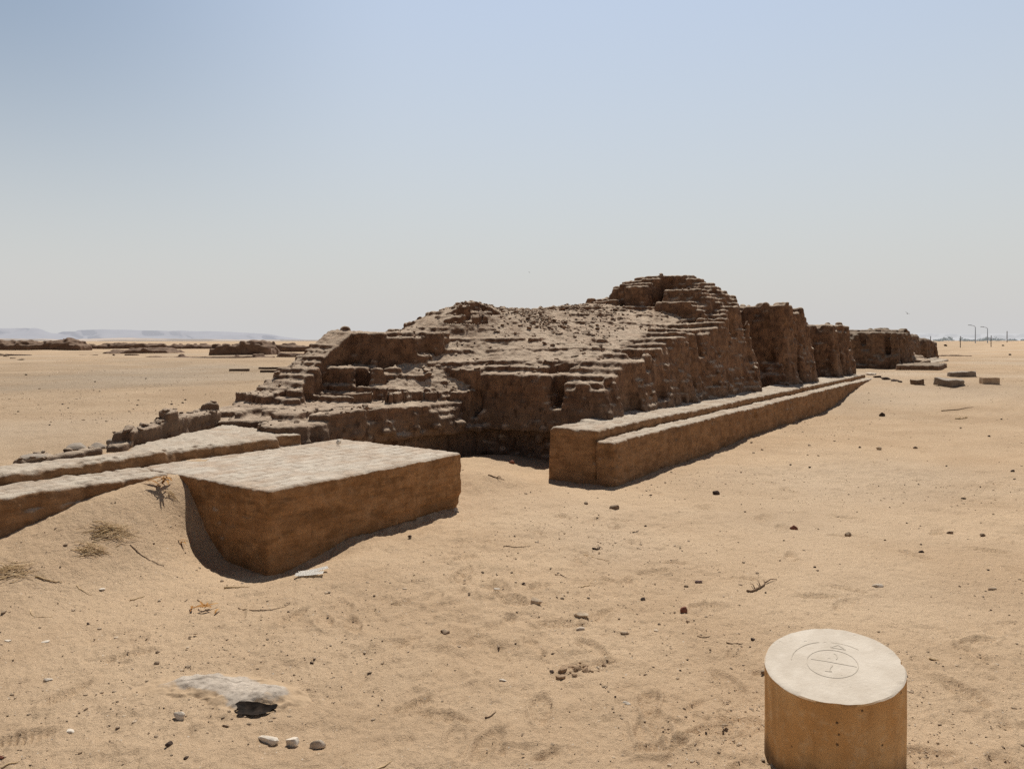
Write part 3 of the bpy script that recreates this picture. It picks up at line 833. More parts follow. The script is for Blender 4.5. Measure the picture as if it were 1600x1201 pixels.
stone(1119, 772, 13, 'dark', 'dark reddish black lump alone on the sand below the long bench', (1, .8, .8), cuts=9)
stone(960, 796, 18, 'brown', 'brown lump on the sand below the corner of the long bench', (1, .7, .6))
stone(916, 789, 9, 'brown', 'little brown pebble left of the brown lump below the bench corner')
stone(1240, 826, 14, 'red', 'rust brown stone in the open sand right of the middle', (1, .7, .7))
stone(1325, 836, 15, 'brown', 'brown stone with a dark chip beside it, right of the rust brown stone', (1, .7, .6))
stone(1378, 651, 10, 'dark', 'blackish upright lump near the far part of the long bench', (1, .8, 1.0), cuts=9)
stone(1373, 704, 9, 'tan', 'small tan stone below the blackish upright lump', (1, .8, .8))
stone(1371, 917, 20, 'greyw', 'angular grey white stone on the sand behind the bollard', (1, .7, .45), cuts=10)
stone(818, 919, 7, 'dark', 'tiny black pebble above the chunky tan stone')
stone(281, 1122, 26, 'pale', 'white blocky stone left of the burnt hollow', (1, .8, .75), cuts=12)
stone(419, 1154, 36, 'pale', 'leftmost of three pale stones in front of the burnt hollow, long and flat', (1, .6, .45))
stone(458, 1160, 25, 'pale', 'middle of three pale stones in front of the burnt hollow, blocky', (1, .8, .9), cuts=11)
stone(497, 1161, 29, 'greyw', 'rightmost of three pale stones in front of the burnt hollow, grey patched', (1, .7, .7), cuts=8)
stone(108, 1140, 22, 'pale', 'thin pale chip lying alone at lower left', (1, .5, .3))
stone(160, 918, 13, 'pale', 'small white round flat stone below the straw heap', (1, .8, .3))
stone(75, 1063, 18, 'pale', 'pale flake beside a dark chip at the left edge', (1, .4, .25))
stone(12, 998, 14, 'pale', 'pale flat pebble at the very left edge', (1, .6, .25))
stone(72, 1000, 14, 'pale', 'second pale flat pebble in from the left edge', (1, .6, .25))
stone(265, 1165, 14, 'dark', 'small dark brown lump below the white blocky stone', (1, .7, .6))
stone(290, 1186, 12, 'dark', 'dark brown flat chip near the bottom edge', (1, .5, .4))
stone(2, 1187, 12, 'red', 'reddish dark chip cut by the bottom left corner', (1, .6, .6))
stone(352, 1134, 14, 'brown', 'brown crumb just left below the burnt hollow', (1, .5, .4))
stone(389, 1133, 9, 'brown', 'brown crumb just right below the burnt hollow', (1, .5, .4))
stone(245, 1040, 11, 'brown', 'brown crumb on the upper left rim of the ash heap')
stone(138, 973, 8, 'dark', 'tiny dark pebble in the left sand below the white round stone')
stone(487, 1035, 8, 'dark', 'tiny dark pebble right of the ash heap')
stone(862, 1044, 10, 'dark', 'dark crumb at the right end of the crumbled clod')
stone(712, 799, 12, 'pale', 'pale stone at the right foot of the podium', (1, .8, .8))
stone(1000, 735, 11, 'greyw', 'pale pebble at the near corner of the long bench', (1, .8, .8))
stone(800, 722, 11, 'red', 'dark red brick crumb in the sandy bay', (1, .7, .8))
stone(750, 709, 11, 'red', 'bright red brick crumb on top of the sand heap in the bay', (1, .8, .7))
stone(1176, 1000, 9, 'dark', 'dark pebble left of the bollard')
stone(1193, 1046, 12, 'brown', 'reddish brown crumb touching the left side of the bollard')
stone(1440, 862, 9, 'dark', 'dark pebble right of the middle far sand')
stone(1483, 832, 14, 'brown', 'brown stone with pale side near the right edge', (1, .6, .5))
stone(1535, 838, 11, 'brown', 'small brown stone close to the right edge')
stone(1505, 777, 9, 'dark', 'dark flat chip in the far right sand', (1, .5, .4))
stone(1550, 918, 18, 'tan', 'flat tan stone at the right edge of the sand', (1, .6, .35))
stone(1582, 737, 8, 'dark', 'tiny dark pebble near the right edge')
stone(1265, 697, 7, 'brown', 'small brown crumb below the middle of the long bench')
stone(1430, 701, 8, 'brown', 'small brown stone in the far right sand')
stone(640, 842, 8, 'dark', 'tiny dark pebble below the podium', (1, .7, .6))
stone(775, 925, 12, 'pale', 'pale shell like chip above and left of the chunky tan stone', (1, .6, .4))
stone(785, 1062, 16, 'pale', 'pale flake left of the crumbled clod', (1, .4, .3))
stone(980, 1100, 14, 'pale', 'pale chip in the trodden sand in front', (1, .5, .4))
px_, py_ = uv2xy(5.35, 5.95)
stone(521, 687, 10, 'pale', 'pale pebble lying on the far edge of the podium top', (1, .8, .8), pos=(px_, py_, .57))

# loose worn bricks in a row behind the left bench
for i, (px, py, w, lab) in enumerate(((52, 717, 40, 'leftmost worn brick of the row behind the left bench'), (120, 704, 44, 'rounded worn brick, second in the row behind the left bench'),
                                      (153, 698, 30, 'upright worn brick, third in the row behind the left bench'), (181, 692, 30, 'flat topped block beside the broken brick row'))):
    d = (py-HY); d = F*(EYE-.63)/d; x = (px-CX)/F*d
    stone(px, py, w, 'slab', lab, (1, .75, .5), cuts=5, name='worn_brick', cat='brick', pos=(x, d, .60), sink=.2, rz=.4)

# slabs and blocks on the far right
def slab_mesh(name, L, W, T, mat, seed):
    rs = random.Random(seed); n = 11; bm = bmesh.new()
    out = []
    for i in range(n):
        a = i*2*math.pi/n+rs.uniform(-.2, .2); q = 1/max(abs(math.cos(a)), abs(math.sin(a)))
        r = min(q, 1.22)*rs.uniform(.78, 1.0)
        out.append((math.cos(a)*r*L/2, math.sin(a)*r*W/2))
    bot = [bm.verts.new((x*1.03, y*1.03, -.04)) for x, y in out]; top = [bm.verts.new((x, y, T*rs.uniform(.75, 1.1))) for x, y in out]
    bm.faces.new(bot[::-1]); bm.faces.new(top)
    for i in range(n): bm.faces.new((bot[i], bot[(i+1) % n], top[(i+1) % n], top[i]))
    bmesh.ops.bevel(bm, geom=list(bm.edges), offset=T*.08, segments=1, affect='EDGES')
    bmesh.ops.triangulate(bm, faces=list(bm.faces)); bmesh.ops.subdivide_edges(bm, edges=list(bm.edges), cuts=3, use_grid_fill=True)
    co = np.array([v.co for v in bm.verts]); f = 5/L
    for v, e in zip(bm.verts, vnoise3(co[:, 0]*f, co[:, 1]*f, co[:, 2]*f*2, seed)): v.co.z += float(e)*T*.16; v.co.x += float(e)*T*.1
    me = bpy.data.meshes.new(name); bm.to_mesh(me); bm.free(); me.materials.append(mat)
    for p in me.polygons: p.use_smooth = True
    me.set_sharp_from_angle(angle=math.radians(35))
    return me
for i, (px, py, L, W, T, rz, tilt, mat, label) in enumerate((
        (1486, 602, .86, .75, .17, .35, .10, 'slab', 'big grey broken slab lying on the far right sand'),
        (1504, 588, .80, .70, .16, -.2, -.06, 'slab', 'second grey slab lying just behind the big one'),
        (1434, 600, .36, .30, .15, .1, .0, 'brown', 'dark flat block on the sand beyond the bench end'),
        (1360, 586, .36, .30, .06, .2, .03, 'pale', 'pale flat slab at the very end of the long bench'))):
    x, y = at(px, py)
    o = link('stone_slab', slab_mesh('stone_slab', L, W, T, M[mat], 70+i), (x, y, gz(x, y)), rz); o.rotation_euler = (tilt, tilt*.5, rz)
    tag(o, label, 'slab')
for i, (px, py, w) in enumerate(((1372, 590, 16), (1385, 593, 18), (1398, 596, 15), (1407, 598, 10))):
    stone(px, py, w, 'dark', 'dark rubble lump in the line leading from the bench end', (1, .7, .35), group='rubble lumps past the bench end', name='rubble_lump', cat='rubble')
def box_mesh(name, sx, sy, sz, mat, bev=.01, seg=2, seed=0, amp=0):
    bm = bmesh.new(); bmesh.ops.create_cube(bm, size=1)
    for v in bm.verts: v.co = Vector((v.co.x*sx, v.co.y*sy, (v.co.z+.5)*sz))
    bmesh.ops.bevel(bm, geom=list(bm.edges), offset=bev, segments=seg, affect='EDGES', profile=.6)
    if amp:
        bmesh.ops.subdivide_edges(bm, edges=list(bm.edges), cuts=4, use_grid_fill=True)
        co = np.array([v.co for v in bm.verts]); n = [vnoise3(co[:, 0]*9, co[:, 1]*9, co[:, 2]*9, seed+k)*amp for k in range(3)]
        for i, v in enumerate(bm.verts): v.co += Vector((n[0][i], n[1][i], n[2][i]))
    me = bpy.data.meshes.new(name); bm.to_mesh(me); bm.free(); me.materials.append(mat)
    return me
x, y = at(1546, 600)
M['block'] = mat_simple('buff_block', (.42, .30, .20), (.52, .40, .28), 8, .3)
o = link('stone_block', box_mesh('stone_block', .42, .3, .2, M['block'], .015, 2, 3, .008), (x, y, gz(x, y)-.02), -.25)
tag(o, 'buff rectangular block standing alone on the far right sand', 'block')

# ------------------------------------------------------------------ gravel (uncountable) and small straw bits
def scatter_gravel():
    V, Q = [], []
    bm = bmesh.new(); bmesh.ops.create_icosphere(bm, subdivisions=1, radius=1)
    base = np.array([v.co for v in bm.verts]); tri = np.array([[v.index for v in f.verts] for f in bm.faces]); bm.free()
    out = {'gravel_dark': ([], []), 'gravel_pale': ([], [])}
    rs = np.random.default_rng(12)
    pts = []
    n = 0
    while n < 9000:
        t = rs.uniform(-.64, .64); d = 2.3*math.exp(rs.random()*math.log(40/2.3)) if rs.random() < .75 else rs.uniform(2.3, 30)
        x, y = math.tan(t)*d, d
        u, v = xy2uv(x, y)
        if -1 < u < 25.5 and 3.8 < v < 9: 
            if not (u < 3.3 and v < 5.7) and not (5.9 < u < 7.5 and v < 6): continue
        if v > 4 and u < 3.3 and rs.random() < .5: continue
        if float(fbm2(np.array([x]), np.array([y]), .55, 2, 50)[0]) + rs.normal()*.35 < .0: continue
        pts.append((x, y)); n += 1
    # grit around the bollard foot
    for i in range(520):
        a = rs.uniform(0, 6.28); r = .30+abs(rs.normal())*.16
        pts.append((1.254+math.cos(a)*r*1.2, 2.89+math.sin(a)*r))
    pts = np.array(pts); zz = ground_z(pts[:, 0], pts[:, 1])
    for (x, y), z in zip(pts, zz):
        d = y
        s = min(.0024*math.exp(abs(rs.normal())*.55)*(1+.055*d), .018)
        sc = np.array([s*rs.uniform(.8, 1.5), s*rs.uniform(.6, 1.1), s*rs.uniform(.4, .8)])
        a = rs.uniform(0, 6.28); c, q = math.cos(a), math.sin(a)
        b = base*(1+rs.uniform(-.25, .25, (len(base), 1)))*sc
        b = np.stack([b[:, 0]*c-b[:, 1]*q, b[:, 0]*q+b[:, 1]*c, b[:, 2]], 1)+np.array([x, y, z+sc[2]*.35])
        k = 'gravel_pale' if rs.random() < .45 else 'gravel_dark'
        L = out[k]; off = sum(len(q_) for q_ in L[0])
        L[0].append(b); L[1].append(tri)
    for k, (vs, fs) in out.items():
        nb = len(base)
        Vv = np.concatenate(vs); Ff = np.concatenate([f+i*nb for i, f in enumerate(fs)])
        me = mesh_np(k, Vv, Ff, M['brown'] if k.endswith('dark') else M['tan'], False)
        o = link(k, me); tag(o, 'dark brown grit strewn over the sand' if k.endswith('dark') else 'pale tan grit strewn over the sand', 'gravel', kind='stuff')
scatter_gravel()

# ------------------------------------------------------------------ straw, twigs, leaves
def tube(bm, pts, r0, r1, sides=5):
    rings = []
    for i, p in enumerate(pts):
        t = i/(len(pts)-1); r = r0+(r1-r0)*t
        q = pts[min(i+1, len(pts)-1)]-pts[max(i-1, 0)]
        q.normalize(); a = q.cross(Vector((0, 0, 1)))
        if a.length < 1e-4: a = Vector((1, 0, 0))
        a.normalize(); b = a.cross(q)
        rings.append([bm.verts.new(p+(a*math.cos(k*2*math.pi/sides)+b*math.sin(k*2*math.pi/sides))*r) for k in range(sides)])
    for A, B in zip(rings, rings[1:]):
        for k in range(sides): bm.faces.new((A[k], A[(k+1) % sides], B[(k+1) % sides], B[k]))
    bm.faces.new(rings[0][::-1]); bm.faces.new(rings[-1])

def blade(bm, p0, ang, L, w, rise, curl, rs):
    n = 7; prev = None
    for i in range(n+1):
        t = i/n; a = ang+curl*t
        c = p0+Vector((math.cos(ang+curl*t*.5)*L*t, math.sin(ang+curl*t*.5)*L*t, rise*math.sin(math.pi*t*.9)+rs.uniform(-.002, .002)))
        hw = w*(math.sin(math.pi*min(1, t*.92+.08)))**.7*.5+.0006
        s = Vector((-math.sin(a), math.cos(a), 0))*hw
        m = bm.verts.new(c+Vector((0, 0, -hw*.35))); l = bm.verts.new(c+s); r = bm.verts.new(c-s)
        if prev:
            bm.faces.new((prev[0], m, l, prev[1])); bm.faces.new((prev[2], r, m, prev[0]))
        prev = (m, l, r)

def fin(bm, name, mat, loc, parent=None):
    me = bpy.data.meshes.new(name); bm.to_mesh(me); bm.free(); me.materials.append(mat)
    for p in me.polygons: p.use_smooth = True
    return link(name, me, loc, 0, parent)

def ground_pts(x, y, ang, L, n, curve, lift, rs, wig=.03):
    pts = []
    for i in range(n+1):
        t = i/n-.5; a = ang+curve*t
        X = x+math.cos(a)*L*t+rs.uniform(-wig, wig)*L*.4; Y = y+math.sin(a)*L*t+rs.uniform(-wig, wig)*L*.4
        pts.append(Vector((X, Y, gz(X, Y)+lift)))
    return pts

def twig(px, py, wpx, slope, r, label, mat='twig', curve=.5, seed=1, branches=0, name='twig', cat='twig', group=None):
    rs = random.Random(seed); x, y = at(px, py); L = wpx/F*y
    ang = slope
    bm = bmesh.new(); pts = ground_pts(x, y, ang, L, 9, curve, r*.9, rs)
    o = Vector((x, y, gz(x, y)))
    tube(bm, [p-o for p in pts], r, r*.35)
    for b in range(branches):
        i = rs.randint(2, 7); p = pts[i]-o; a = ang+rs.choice((-1, 1))*rs.uniform(.3, .7); l = L*rs.uniform(.2, .4)
        tube(bm, [p, p+Vector((math.cos(a)*l*.5, math.sin(a)*l*.5, r*2)), p+Vector((math.cos(a)*l, math.sin(a)*l, r*.5))], r*.6, r*.2)
    return tag(fin(bm, name, M[mat], o), label, cat, group)

twig(1190, 915, 74, .9, .008, 'dry forked branch lying on the sand above the bollard', 'twig', .5, 3, 3, 'dry_branch', 'branch')
twig(410, 955, 90, .25, .004, 'long thin curved stem right of the brown leaf litter', 'twig', 1.2, 4)
twig(808, 857, 44, .1, .004, 'thin twig lying in the sand right of the podium', 'twig', .3, 5, 1)
twig(930, 872, 46, -.6, .004, 'thin pale stalk below the dark crooked twig', 'straw', .3, 6)
twig(935, 858, 22, .9, .007, 'short dark crooked twig in the middle sand', 'dark', 1.0, 7, 2)
twig(995, 831, 22, .9, .004, 'short dark sliver right of the dark crooked twig', 'dark', .2, 8)
twig(875, 901, 30, -1.0, .004, 'thin dark stick above the chunky tan stone', 'twig', .2, 9)
twig(917, 915, 40, 1.1, .004, 'slanting pale straw right of the thin dark stick', 'straw', .2, 10)
twig(1148, 1005, 26, 0, .004, 'thin dark sliver left of the bollard', 'twig', .2, 11)
twig(1105, 998, 30, .2, .003, 'thin curved stem in front of the reddish brick chunk', 'twig', 1.1, 12)
twig(768, 1115, 26, .9, .004, 'short dark stick in the trodden front sand', 'twig', .3, 13)
twig(1460, 1038, 14, -.3, .005, 'short pale stick right of the bollard top', 'straw', .1, 14)
twig(215, 932, 24, 1.0, .005, 'short straw stalk above the left sand, right of the white round stone', 'straw', .1, 15)
twig(130, 922, 34, -.4, .003, 'thin straw left of the white round stone', 'straw', .2, 16)
twig(55, 962, 50, -.3, .0025, 'fine curved stem in the left sand', 'straw', .9, 17)
twig(370, 918, 38, .1, .006, 'flat dry stalk in front of the podium scoop', 'straw', .1, 18)
twig(312, 937, 16, -.7, .004, 'short stalk above the brown leaf litter', 'twig', .1, 19)
twig(15, 1195, 24, .8, .005, 'pale stick cut by the bottom left edge', 'straw', .1, 20)
twig(775, 748, 26, -.2, .008, 'brown twig on the sand at the mouth of the bay', 'twig', .4, 21, 2)
twig(1500, 640, 60, .2, .012, 'long thin dark stem on the far right sand', 'twig', .4, 22)
twig(1505, 655, 26, .3, .014, 'dry tuft of stems at the end of the long far stem', 'straw', .6, 23, 4)
twig(75, 906, 40, .1, .006, 'straw stalk on the far left sand below the flattened straw', 'straw', .2, 24)
twig(600, 1196, 34, .9, .004, 'pale straw at the bottom edge left of centre', 'straw', .1, 25)
twig(225, 868, 60, -.25, .004, 'long thin stalk trailing right of the straw heap', 'twig', .3, 26)

def straw_heap(px, py, wpx, n, label, seed, spread=.3, ang0=.5, mat='straw'):
    rs = random.Random(seed); x, y = at(px, py); W = wpx/F*y; z = gz(x, y); bm = bmesh.new()
    for i in range(n):
        a = ang0+rs.gauss(0, .35); L = W*rs.uniform(.35, .9); ox, oy = rs.gauss(0, W*.15), rs.gauss(0, W*.15*spread)
        c = rs.uniform(-.5, .5); hh = rs.random()**2*.05; tl = rs.choice((-.4, 0, .4))
        pts = []
        for k in range(6):
            t = k/5-.5; X = x+ox+math.cos(a+c*t)*L*t; Y = y+oy+math.sin(a+c*t)*L*t
            pts.append(Vector((X-x, Y-y, gz(X, Y)-z+.004+hh*(1-abs(t-tl)*1.3))))
        tube(bm, pts, rs.uniform(.0014, .003), .0008, 4)
    return tag(fin(bm, 'straw_heap', M[mat], (x, y, z)), label, 'straw')
straw_heap(178, 832, 66, 60, 'heap of dry straw on the sand in front of the left bench', 1, .6, .5)
straw_heap(143, 862, 40, 46, 'flattened clump of straw just below the straw heap', 2, .9, .2)
straw_heap(25, 893, 64, 40, 'loose straw stalks at the left edge of the picture', 3, .8, .5)
straw_heap(270, 783, 22, 10, 'small tuft of straw beside the podium scoop', 4, .8, .2)

def leaf_litter(px, py, wpx, n, label, seed, rise=.02, mat='leaf', name='dry_leaf_litter'):
    rs = random.Random(seed); x, y = at(px, py); W = wpx/F*y; z = gz(x, y)
    root = tag(empty(name, (x, y, z)), label, 'leaves')
    for i in range(n):
        bm = bmesh.new(); a = rs.uniform(0, 6.28); L = W*rs.uniform(.35, .7)
        ox, oy = rs.gauss(0, W*.16), rs.gauss(0, W*.12)
        blade(bm, Vector((ox-math.cos(a)*L*.4, oy-math.sin(a)*L*.4, .006+rs.random()*rise)), a, L, L*rs.uniform(.1, .2), rs.uniform(.3, 1)*rise, rs.uniform(-.9, .9), rs)
        fin(bm, 'leaf', M[mat], (0, 0, 0), root)
leaf_litter(255, 764, 44, 12, 'curled brown dry leaves caught in the corner of bench and podium', 2, .05)
leaf_litter(329, 953, 46, 9, 'brown dry leaf litter lying on the sand below the podium', 3, .02)
leaf_litter(285, 852, 26, 3, 'few thin dry leaves on the slope left of the podium scoop', 4, .02)

# crumbled clod
rs = random.Random(5); x, y = at(898, 1043); root = tag(empty('crumbled_clod', (x, y, gz(x, y))), 'crumbled brown clod of earth in the trodden front sand', 'clod')
for i in range(26):
    s = .010+.022*rs.random()**2; ox, oy = rs.gauss(0, .06), rs.gauss(0, .035)
    o = link('lump', rock_mesh('lump', s, s*.8, s*.6, M['clod'], 200+i, 6, 2), (ox, oy, gz(x+ox, y+oy)-gz(x, y)+s*.2), rs.uniform(0, 3), root)
# cardboard scraps by the podium corner
x, y = at(480, 902); root = tag(empty('card_scrap', (x, y, gz(x, y))), 'two white card strips lying at the near corner of the podium', 'scrap')
for i, (ox, oy, L, w, a, r) in enumerate(((.03, .05, .20, .04, .42, .012), (0.02, -.02, .19, .045, .12, .008))):
    bm = bmesh.new(); n = 8; prev = None
    for k in range(n+1):
        t = k/n-.5; zc = .012+r*(t+.5)**2*1.2
        c = Vector((math.cos(a)*L*t, math.sin(a)*L*t, zc)); s = Vector((-math.sin(a), math.cos(a), .04))*w*.7
        q = (bm.verts.new(c+s), bm.verts.new(c-s))
        if prev: bm.faces.new((prev[0], prev[1], q[1], q[0]))
        prev = q
    bmesh.ops.solidify(bm, geom=list(bm.faces), thickness=.002)
    st = fin(bm, 'strip', M['card'], (ox, oy, .006), root)
    for p in st.data.polygons: p.use_smooth = False

# ------------------------------------------------------------------ ash heap with burnt hollow
def ash_heap():
    x0, y0 = at(358, 1088)
    n = 190; W, Dp = .62, .36
    gx, gy = np.meshgrid(np.linspace(-W, W, n), np.linspace(-Dp, Dp, n), indexing='ij')
    X, Y = x0+gx, y0+gy
    nz = fbm2(X, Y, 9, 4, 8)
    a1 = .034*np.exp(-((gx+.16)/.20)**2-((gy-.10)/.10)**2)
    a2 = .050*np.exp(-((gx-.17)/.14)**2-((gy+.03)/.085)**2)
    a3 = .016*np.exp(-((gx-.0)/.26)**2-((gy-.04)/.13)**2)
    m = a1+a2+a3
    mm = m*(1+.35*nz)+.003*nz
    Zv = terrain_base(X, Y)+terrain_detail(X, Y)*.8+np.maximum(m-.004, 0)+.0045*fbm2(X, Y, 26, 3, 6)*sstep(.004, .02, m)+.001-.012*(1-sstep(.002, .008, mm))
    V = np.stack([gx, gy, Zv-gz(x0, y0)], -1).reshape(-1, 3)
    I = np.arange(n*n).reshape(n, n)
    Q = np.stack([I[:-1, :-1], I[1:, :-1], I[1:, 1:], I[:-1, 1:]], -1)
    keepf = (mm[:-1, :-1] > .003) & ((((gx-.165)/.090)**2+((gy+.140)/.037)**2)[:-1, :-1] > 1)
    Q = Q[keepf]
    me = mesh_np('ash_heap', V, Q.reshape(-1, 4), M['ash'], True, (np.clip(sstep(.008, .034, mm), 0, 1)*.95).ravel())
    o = link('ash_heap', me, (x0, y0, gz(x0, y0)))
    tag(o, 'low heap of pale grey ash with a burnt hollow at its front', 'ash')
    # charred hollow: a shallow dark bowl under the lip of the heap
    bm = bmesh.new()
    cx, cy = .165, -.138
    rings = []
    for k in range(7):
        r = k/6
        ring = []
        for j in range(28):
            a = j*2*math.pi/28; rr = r*(1+.12*math.sin(3*a+1)+.08*math.sin(5*a))
            ex, ey = cx+math.cos(a)*.088*rr, cy+math.sin(a)*.036*rr
            zz = gz(x0+ex, y0+ey)-gz(x0, y0)+.010+.012*r**2*(1.6 if math.sin(a) > 0 else .3)
            ring.append(bm.verts.new((ex, ey, zz)))
        rings.append(ring)
    for A, B in zip(rings, rings[1:]):
        for j in range(28): bm.faces.new((A[j], A[(j+1) % 28], B[(j+1) % 28], B[j]))
    bmesh.ops.remove_doubles(bm, verts=list(bm.verts), dist=1e-5)
    fin(bm, 'burnt_hollow', M['char'], (0, 0, 0), o)
ash_heap()

# ------------------------------------------------------------------ the concrete bollard
def bollard():
    R = .254; bx, by = 1.254, 2.89
    gb = gz(bx, by)
    top = lambda x, y: .39+.128*x+.14*y-gb
    nseg, nr, nh = 160, 26, 40
    V = []; Q = []
    def chip(a):   # the knocked-off edge on the right and a small one in front
        return .014*math.exp(-((a-(-.22))/.05)**2)+.010*math.exp(-((a-(-1.95))/.12)**2)
    rs = random.Random(2)
    edge = [vnoise2(np.array([math.cos(i*2*math.pi/nseg)*9]), np.array([math.sin(i*2*math.pi/nseg)*9]), 3)[0]*.0022 for i in range(nseg)]
    rings = []
    for k in range(nh+1):
        t = k/nh; ring = []
        for i in range(nseg):
            a = i*2*math.pi/nseg; aa = (a+math.pi) % (2*math.pi)-math.pi
            c, s = math.cos(a), math.sin(a)
            z1 = top(c*R, s*R)
            z = -.08+(z1-.004+.08)*t
            r = R*(1+.02*max(0, .12-t)/.12)+.0012*math.sin(3*a+4*t)
            ch = chip(aa)*max(0, (t-.86)/.14)
            ring.append(len(V)); V.append((c*(r-ch), s*(r-ch), z-ch*.25+edge[i]*t))
        rings.append(ring)
    for k in range(1, nr+1):
        t = k/nr; ring = []
        for i in range(nseg):
            a = i*2*math.pi/nseg; aa = (a+math.pi) % (2*math.pi)-math.pi
            c, s = math.cos(a), math.sin(a); r = (R-.005)*(1-t)
            ch = chip(aa)*max(0, 1-t*10)*.9
            r2 = r-ch if k == 1 else r
            if k == 1: r2 = R-.0045-ch
            ring.append(len(V)); V.append((c*r2, s*r2, top(c*r2, s*r2)-ch*.2+edge[i]*max(0, 1-t*6)))
        rings.append(ring)
    for A, B in zip(rings, rings[1:]):
        for i in range(nseg): Q.append((A[i], A[(i+1) % nseg], B[(i+1) % nseg], B[i]))
    me = mesh_np('concrete_bollard', np.array(V), np.array(Q), M['concrete'])
    me.set_sharp_from_angle(angle=math.radians(35))
    o = link('concrete_bollard', me, (bx, by, gb))
    tag(o, 'round concrete bollard with slanted pale top and incised compass circle', 'bollard')
    # incised lines: narrow sunken-looking strips on the top
    bm = bmesh.new()
    def strip(pts, w):
        prev = None; n = len(pts)
        for i, (x, y) in enumerate(pts):
            x1, y1 = pts[max(0, i-1)]; x2, y2 = pts[min(n-1, i+1)]
            dx, dy = x2-x1, y2-y1; l = math.hypot(dx, dy) or 1; nx_, ny_ = -dy/l*w/2, dx/l*w/2
            q = (bm.verts.new((x+nx_, y+ny_, top(x+nx_, y+ny_)+.0012)), bm.verts.new((x-nx_, y-ny_, top(x-nx_, y-ny_)+.0012)))
            if prev: bm.faces.new((prev[0], prev[1], q[1], q[0]))
            prev = q
    def arc(cx, cy, r, a0, a1, n=60): return [(cx+r*math.cos(a0+(a1-a0)*i/n), cy+r*math.sin(a0+(a1-a0)*i/n)) for i in range(n+1)]
    # photo pixel on the slanted top -> local coordinates
    def tp(px, py):
        k, s = (px-CX)/F, (py-HY)/F
        # EYE - s*d = gb + top(k*d-bx, d-by)
        d = (EYE-.39+.128*bx+.14*by)/(s+.14+.128*k)
        return k*d-bx, d-by
    P = [tp(1100+a/4, 901+b/4) for a, b in ((640, 525), (970, 565), (770, 455), (830, 625))]
    cx = sum(p[0] for p in P)/4; cy = sum(p[1] for p in P)/4
    r = (math.dist(P[0], P[1])+math.dist(P[2], P[3]))/4
    strip(arc(cx, cy, r, 0, 2*math.pi, 90), .0027)
    strip(arc(cx, cy, r*1.62, 1.5, 2.75, 40), .0027)
    strip(arc(cx, cy, r*1.60, .45, 1.2, 30), .0018)
    strip([tp(1100+a/4, 901+b/4) for a, b in ((668, 512), (760, 526), (860, 545), (955, 562))], .0027)
    tri = [tp(1100+a/4, 901+b/4) for a, b in ((790, 440), (885, 456), (838, 426), (790, 440))]
    for a, b in zip(tri, tri[1:]): strip([a, b], .0035)
    strip([tp(1100+a/4, 901+b/4) for a, b in ((812, 478), (828, 486), (834, 500), (828, 516))], .0045)
    strip([tp(1100+a/4, 901+b/4) for a, b in ((805, 552), (790, 570), (784, 588), (800, 592))], .0028)
    strip([tp(1100+a/4, 901+b/4) for a, b in ((755, 588), (775, 590), (800, 592))], .0028)
    fin(bm, 'engraving', M['engrave'], (0, 0, 0), o)
bollard()

# ------------------------------------------------------------------ far ruins on the left plain
def far_wall(px0, px1, ytop, ybase, h, seed, label, prof=None, depth=2.0, name='low_ruin_wall', brick=(.6, .4, .2), zb=.45, cat='ruin', jit=.2):
    d = F*(EYE-zb)/(ybase-HY); x0, x1 = (px0-CX)/F*d, (px1-CX)/F*d
    ht = (ybase-ytop)/F*d
    W = x1-x0
    def H(U, V):
        t = (U-x0)/W
        p = np.interp(t, [q[0] for q in prof], [q[1] for q in prof]) if prof else np.ones(U.shape)
        back = 1-.25*np.clip(np.abs(V-(d+depth*.5))/(depth*.5), 0, 1)**2
        return zb-.05 + ht*p*back + .18*ht*fbm2(U, V, .7, 3, seed)
    o = brick_mass(name, M['ruin_dist'], x0, x1, d, d+depth, zb-.3, zb+ht*1.35+.1, h, H, None, brick=brick, jit=jit*ht, joint=.25, nblur=2, seed=seed, warp=.08, fine=0, rot=0.0,
                   org=((x0+x1)/2, d+depth/2, zb-.3), nsc=(.4, .2), jw=.03)
    tag(o, label, cat, 'low ruins across the left plain')
far_wall(-120, 124, 531, 547.5, .12, 51, 'dark low ruin at the far left edge of the plain with a bump on its right', [(0, .9), (.8, .9), (.86, 1.0), (.9, 1.25), (.94, 1.0), (1, .5)], 3)
far_wall(60, 345, 537, 545.0, .13, 52, 'long thin dark wall line behind the other left ruins', [(0, .8), (.4, 1.0), (.5, 1.2), (.6, 1), (1, .7)], 2)
far_wall(150, 270, 543, 553.5, .09, 53, 'low crumbled wall cluster left of the rubble mound', [(0, .15), (.15, .5), (.3, .6), (.5, .9), (.75, 1.0), (.9, .8), (1, .2)], 3)
far_wall(222, 425, 554, 560.5, .06, 54, 'dark straight low wall in front of the rubble mound', [(0, .5), (.2, .9), (1, 1)], .8)
far_wall(325, 416, 531, 556, .08, 55, 'grey rubble mound on the left plain', [(0, .75), (.3, .8), (.5, .95), (.75, 1.0), (.9, .8), (1, .45)], 4, 'rubble_mound')
far_wall(372, 512, 531, 550, .12, 56, 'dark sloping wall right of the grey rubble mound', [(0, .8), (.15, 1.05), (.35, .75), (.7, .5), (1, .3)], 2)
far_wall(430, 500, 550, 558.5, .06, 57, 'short low wall just left of the main ruin on the plain', [(0, 1), (.6, 1), (1, .5)], .8)
far_wall(-60, 225, 554.2, 556.2, .05, 58, 'very thin kerb line in front of the dark left ruin', None, .5)
